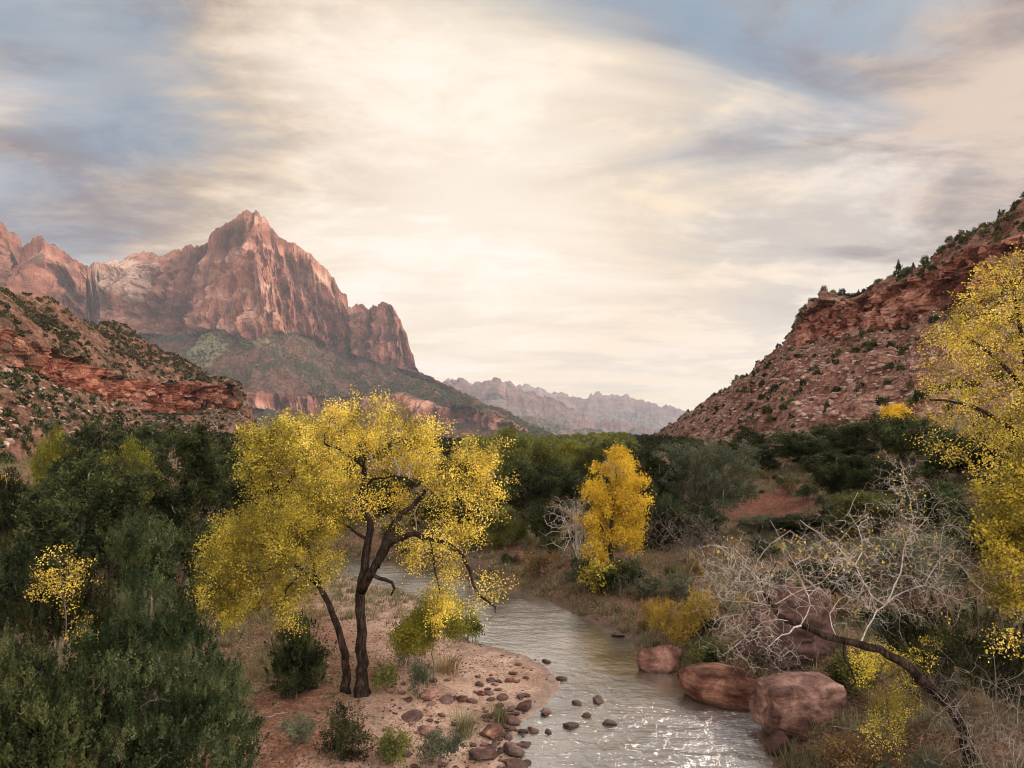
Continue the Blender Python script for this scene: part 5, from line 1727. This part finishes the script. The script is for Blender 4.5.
def hill_bushes(pts, sizes, n_ind, label, group, big_cat='bush', stuff_label=None, stuff_name='hillside_scrub', leaf='dark'):
    app = sizes / np.linalg.norm(pts - CAM, axis=1)
    o_ = np.argsort(-app)
    for j in o_[:n_ind]:
        k = int(rh.choice(4, p=[.4, .35, .18, .07]))
        o = link('hillside_pine' if k == 3 else 'hillside_bush', HB[k], loc=pts[j] - [0, 0, .1 * sizes[j]])
        s = sizes[j]; o.scale = (s * (1 if k < 3 else .7), s * (1 if k < 3 else .7), s * (rh.uniform(.6, 1.0) if k < 3 else 1.15)); o.rotation_euler = (0, 0, rh.uniform(0, 6.28))
        lb = label if k < 2 else label.replace('dark', 'olive' if k == 2 else 'dark pointed').replace('bush', 'bush' if k == 2 else 'young pine')
        tag(o, lb, 'bush' if k < 3 else 'tree', group)
    rest = o_[n_ind:]
    if len(rest):
        bush_batch(stuff_name, pts[rest], sizes[rest], 26, leaf, stuff_label, int(rh.integers(1000)))


# right: talus bushes, crest bushes
rows = np.cumsum([0, 12, 30, 130, 260])
pt = surf_samples(Rp, Rc, rows[3] - 8, rows[4], 1500, rh)
nzb = fbm(pt[:, 0] / 14, pt[:, 1] / 14, pt[:, 2] / 14, 3)
pt = pt[nzb + rh.normal(size=len(pt)) * .25 > .05][:700]
hill_bushes(pt, rh.uniform(.8, 1.5, len(pt)) ** 2 * 1.15, 110, 'dark bush on the red talus slope at right', 'bushes on the right talus slope', stuff_label='small dark bushes dotted over the right talus slope')
pt = surf_samples(Rp, Rc, rows[1] - 2, rows[2] + 3, 1000, rh, 2)
hill_bushes(pt, rh.uniform(.8, 1.5, len(pt)) ** 2 * 1.2, 90, 'dark bush on the crest above the right-hand ledge', 'bushes along the crest of the right slope', stuff_label='small dark bushes along the crest of the right slope')
for (px, w, h) in ((899, 2.8, 4.8), (925, 2.4, 2.6), (942, 2.4, 2.6), (842, 2.6, 2.6), (878, 2.2, 2.2), (815, 1.8, 1.8)):
    b = at(px, float(np.interp(px, [c[0] for c in cvR[1]], [c[1] for c in cvR[1]])), float(np.interp(px, [c[0] for c in cvR[1]], [c[2] for c in cvR[1]])))
    o = link('hillside_pine', HB[3 if h > 3 else 0], loc=b - [0, 0, .6]); o.scale = (w, w, h)
    o['category'] = 'tree'
    o['label'] = {899: 'lone pointed pine standing highest on the skyline of the right slope', 925: 'second pine right of the lone pointed one on the right skyline', 942: 'third small pine up the right skyline', 842: 'round juniper on the right skyline left of the lone pine', 878: 'small juniper on the right skyline just below the lone pine', 815: 'juniper at the left tip of the ledge on the right skyline'}[px]
# left hill
rowsL = np.cumsum([0, 10, 130, 60, 90])
pt = surf_samples(Lp, Lc, rowsL[1], rowsL[2], 3300, rh)
nzb = fbm(pt[:, 0] / 40, pt[:, 1] / 40, pt[:, 2] / 40, 3)
pt = pt[nzb + rh.normal(size=len(pt)) * .3 > -.1]
hill_bushes(pt, rh.uniform(.8, 1.6, len(pt)) ** 2 * 1.15, 60, 'dark bush on the upper slope of the left hill', 'bushes on the upper slope of the left hill', stuff_label='small dark bushes dotted over the upper left hill', leaf='scrub')
pt = surf_samples(Lp, Lc, rowsL[3], rowsL[4], 1500, rh)
hill_bushes(pt, rh.uniform(.8, 1.5, len(pt)) ** 2 * 1.2, 34, 'dark bush below the red ledges of the left hill', 'bushes below the ledges of the left hill', stuff_label='small dark bushes below the red ledges of the left hill')
# mountain foot
rowsW = np.cumsum([0, 14, 170, 90, 26, 40])
pt = surf_samples(Wp, Wc, rowsW[2], rowsW[3], 11000, rh)
nzb = fbm(pt[:, 0] / 240, pt[:, 1] / 240, pt[:, 2] / 240, 4)
pt = pt[nzb + rh.normal(size=len(pt)) * .15 > -.12]
bush_batch('mountain_scrub', pt, rh.uniform(8, 16, len(pt)), 12, 'dark', 'dark scrub over the lower slopes of the mountain', 5)


rv = np.random.default_rng(12)
Yv = 190 * (2300 / 190) ** rv.random(9000); pxv = rv.uniform(-60, 700, 9000)
Xv = (pxv - 512) / FPX * Yv
bush_batch('valley_woods', np.stack([Xv, Yv, ground_z(Xv, Yv)], 1), 2.5 + Yv * .0035 * rv.uniform(.6, 1.4, 9000), 16, 'dark', 'dark woods covering the valley floor far down the valley', 6)
Yv = 170 * (900 / 170) ** rv.random(700); Xv = (rv.uniform(470, 632, 700) - 512) / FPX * Yv
bush_batch('valley_woods', np.stack([Xv, Yv, ground_z(Xv, Yv)], 1), rv.uniform(3, 7, 700), 150, 'olive', 'lighter green crowns standing out of the far valley woods', 7)


def talus(name, P, c, r0, r1, n, smin, smax, label, seed):
    r = np.random.default_rng(seed)
    pt = surf_samples(P, c, r0, r1, n, r, .5)
    v, f = ICO[1]
    s = smin + (smax - smin) * r.random(n) ** 6
    A = 1 + r.normal(size=(n, len(v), 1)) * .16
    rot = r.uniform(0, 6.28, n); cs, sn = np.cos(rot), np.sin(rot)
    vv = v[None] * A * np.stack([r.uniform(.8, 1.3, n), r.uniform(.6, 1, n), r.uniform(.4, .75, n)], 1)[:, None]
    x = vv[..., 0] * cs[:, None] - vv[..., 1] * sn[:, None]; y = vv[..., 0] * sn[:, None] + vv[..., 1] * cs[:, None]
    vv = np.stack([x, y, vv[..., 2]], -1) * s[:, None, None] + pt[:, None]
    F_ = (f[None] + (np.arange(n) * len(v))[:, None, None]).reshape(-1, 3)
    tag(link(name, new_mesh(name, vv.reshape(-1, 3), F_, M['talus'])), label, 'scree', kind='stuff')


talus('talus_stones', Rp, Rc, rows[3] - 4, rows[4], 16000, .07, .95, 'pale pink scree stones strewn over the right slope', 3)
talus('talus_stones', Lp, Lc, rowsL[3], rowsL[4], 4200, .15, 1.0, 'scree stones below the ledges of the left hill', 4)

# ------------------------------------------------------------------ sky, sun, air
SUN_AZ, SUN_EL = 38.0, 29.0      # degrees right of the view direction, above the horizon
world = bpy.data.worlds.new('World'); scene.world = world; world.use_nodes = True
n = NT(world.node_tree)
sky = n.node('ShaderNodeTexSky', sky_type='NISHITA')
sky.sun_disc = False; sky.sun_elevation = R(SUN_EL); sky.sun_rotation = R(SUN_AZ)
sky.air_density = 1.0; sky.dust_density = 1.2; sky.ozone_density = 1.5
tc = n.node('ShaderNodeTexCoord').outputs['Generated']
dirv = n.vmath('NORMALIZE', tc)
dx, dy, dz = n.sep(dirv)
zc = n.math('MAXIMUM', dz, 0.0)
den = n.math('ADD', zc, .16)
cb = n.node('ShaderNodeCombineXYZ')
n.put(cb.inputs[0], n.math('DIVIDE', dx, den)); n.put(cb.inputs[1], n.math('DIVIDE', dy, den)); cb.inputs[2].default_value = 3.7
cp = cb.outputs[0]
rotm = n.node('ShaderNodeMapping'); n.put(rotm.inputs[0], cp); rotm.inputs['Rotation'].default_value = (0, 0, R(-34)); rotm.inputs['Scale'].default_value = (.55, 1.25, 1)
cpr = rotm.outputs[0]
n1 = n.noise(cpr, 1.25, 10, .6, .45)
n2 = n.noise(cpr, .8, 4, .5, .4)
n3 = n.noise(n.scaled(cp, (.7, 1.0, 1)), 3.2, 10, .62, .5)
n4 = n.noise(n.scaled(dirv, (1.0, 1.0, 2.4)), 5.5, 9, .6, .5)
wn = n.node('ShaderNodeTexNoise'); n.put(wn.inputs['Vector'], cpr); wn.inputs['Scale'].default_value = 1.7; wn.inputs['Detail'].default_value = 10; wn.inputs['Roughness'].default_value = .55; wn.inputs['Distortion'].default_value = .6
wsc = n.vmath('SUBTRACT', wn.outputs['Color'], (.5, .5, .5))
wsc2 = n.node('ShaderNodeVectorMath', operation='SCALE'); n.put(wsc2.inputs[0], wsc); wsc2.inputs['Scale'].default_value = .58
dirw = n.vmath('NORMALIZE', n.vmath('ADD', dirv, wsc2.outputs[0]))


def dmask(px, py, p0, p1):
    """how close the sky direction lies to one seen in the photograph: a broad patch in the sky dome"""
    d = at(px, py, 1.0) - CAM; d = d / np.linalg.norm(d)
    dt = n.vmath('DOT_PRODUCT', dirw, (float(d[0]), float(d[1]), float(d[2])))
    return n.mr(dt, math.cos(R(p0)), math.cos(R(p1)), 0, 1)


glow = dmask(450, 215, 27, 4)
glow2 = dmask(440, 195, 20, 2)
cream = n.math('MAXIMUM', dmask(540, 300, 28, 6), dmask(620, 200, 15, 4))
blueL = n.math('MULTIPLY', dmask(85, 0, 11, 1), .75)
blueC = dmask(690, 40, 15, 5)
blueD = n.math('MAXIMUM', dmask(820, 10, 15, 5), dmask(590, 70, 10, 4))
blueE = n.math('MULTIPLY', dmask(-20, 225, 9, 2), .7)
mv = dmask(160, 150, 14, 5)
for a_, b_, c_ in ((20, 140, 9), (300, 110, 13), (400, 20, 13), (250, 40, 12), (930, 90, 10), (1010, 150, 13), (800, 120, 6), (560, 10, 6)):
    mv = n.math('MAXIMUM', mv, dmask(a_, b_, c_, c_ * .3))
bl = n.math('MAXIMUM', n.math('MAXIMUM', blueL, blueC), n.math('MAXIMUM', blueD, blueE))
wisps = n.mr(n.math('ADD', n.math('MULTIPLY', n1, .5), n.math('MULTIPLY', n3, .5)), .48, .63)
bl = n.math('MULTIPLY', bl, n.math('SUBTRACT', 1, n.math('MULTIPLY', wisps, .7)))
tex = n.mr(n.math('ADD', n.math('MULTIPLY', n1, .45), n.math('ADD', n.math('MULTIPLY', n3, .3), n.math('MULTIPLY', n4, .25))), .43, .56)
pale = n.mix(n.mr(dz, .04, .45), srgb(244, 226, 206), srgb(218, 209, 205))
ccol = n.mix(tex, pale, n.mix(n.mr(dz, .04, .45), srgb(198, 182, 168), srgb(150, 147, 152)))
mcol = n.mix(tex, srgb(206, 180, 158), srgb(124, 108, 110))
ccol = n.mix(n.math('MULTIPLY', mv, .9), ccol, mcol)
ccol = n.mix(n.math('MULTIPLY', bl, .95), ccol, n.mix(n.mr(n2, .35, .65), srgb(108, 138, 168), srgb(146, 170, 188)))
ccol = n.mix(n.math('MULTIPLY', cream, n.mr(tex, 0, 1, .85, .45)), ccol, srgb(254, 233, 208))
ccol = n.mix(n.math('MULTIPLY', glow, n.mr(tex, 0, 1, .95, .65)), ccol, srgb(255, 226, 182))
ccol = n.mix(n.math('MULTIPLY', glow2, n.mr(tex, 0, 1, .95, .6)), ccol, (1.1, .98, .86, 1))
hz = n.mr(dz, .0, .17, .9, 0)
band = n.noise(n.scaled(dirv, (1.2, 1.2, 14)), 2.2, 8, .62, .4)
ccol = n.mix(n.math('MULTIPLY', hz, n.mr(band, .38, .62)), ccol, srgb(255, 230, 184))
ccol = n.mix(n.math('MULTIPLY', n.mr(dz, .0, .26, .9, 0), n.mr(band, .50, .62, 0, .75)), ccol, srgb(206, 190, 170))
bg1 = n.node('ShaderNodeBackground'); n.put(bg1.inputs[0], sky.outputs[0]); bg1.inputs[1].default_value = .09
bg2 = n.node('ShaderNodeBackground'); n.put(bg2.inputs[0], ccol); right_fill = n.mr(n.vmath('DOT_PRODUCT', dirv, (.86, -.46, .32)), .38, 1.0)  # added bright lobe, out of view at right rear, fills the front faces
n.put(bg2.inputs[1], n.math('ADD', n.mr(n.vmath('DOT_PRODUCT', dirv, (0.0, .92, .39)), .62, -.25, 1.0, 1.25), n.math('ADD', n.math('MULTIPLY', right_fill, 8.5), n.math('MULTIPLY', n.mr(n.vmath('DOT_PRODUCT', dirv, (-.62, -.62, .48)), .4, 1.0), 2.2))))  # sky behind also raised, with another unseen lobe added at left rear as fill
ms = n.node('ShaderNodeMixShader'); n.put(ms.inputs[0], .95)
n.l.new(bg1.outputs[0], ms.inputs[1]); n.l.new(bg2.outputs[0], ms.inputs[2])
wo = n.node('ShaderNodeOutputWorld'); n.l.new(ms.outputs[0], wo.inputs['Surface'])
world.cycles.sampling_method = 'AUTOMATIC'

sd_ = bpy.data.lights.new('sun', 'SUN'); sd_.energy = 2.6; sd_.angle = R(11); sd_.color = (1, .86, .70)
sun = bpy.data.objects.new('sun', sd_); COL.objects.link(sun)
sv = Vector((math.sin(R(SUN_AZ)) * math.cos(R(SUN_EL)), math.cos(R(SUN_AZ)) * math.cos(R(SUN_EL)), math.sin(R(SUN_EL))))
sun.rotation_euler = sv.to_track_quat('Z', 'Y').to_euler()
sun.location = (0, 0, 60)

HAZE = True
if HAZE:
    hx, y0, y1, zb, zt = 7900, -400, 13800, -270, 1350
    V = np.array([(-hx, y0, zb), (hx, y0, zb), (hx, y1, zb), (-hx, y1, zb), (-hx, y0, zt), (hx, y0, zt), (hx, y1, zt), (-hx, y1, zt)])
    Fh = np.array([(0, 3, 2, 1), (4, 5, 6, 7), (0, 1, 5, 4), (1, 2, 6, 5), (2, 3, 7, 6), (3, 0, 4, 7)])
    m = bpy.data.materials.new('haze_air'); m.use_nodes = True
    nt = NT(m.node_tree)
    pv = nt.node('ShaderNodeVolumePrincipled')
    pv.inputs['Color'].default_value = (.80, .88, 1.0, 1)
    pv.inputs['Density'].default_value = 3.8e-5
    oo = nt.node('ShaderNodeOutputMaterial'); nt.l.new(pv.outputs[0], oo.inputs['Volume'])
    tag(link('haze', new_mesh('haze', V, Fh, m)), 'thin pale air haze over the valley', 'haze', kind='stuff')

scene.view_settings.view_transform = 'Standard'
scene.view_settings.look = 'None'
scene.view_settings.gamma = 1
scene.view_settings.exposure = 0
scene.render.engine = 'CYCLES'
c = scene.cycles
c.use_denoising = True
try:
    c.denoiser = 'OPENIMAGEDENOISE'
except Exception:
    pass
c.filter_width = 1.0
c.max_bounces = 6; c.diffuse_bounces = 3; c.glossy_bounces = 2; c.transmission_bounces = 4; c.transparent_max_bounces = 4
c.volume_bounces = 0
c.use_adaptive_sampling = True; c.adaptive_threshold = .02
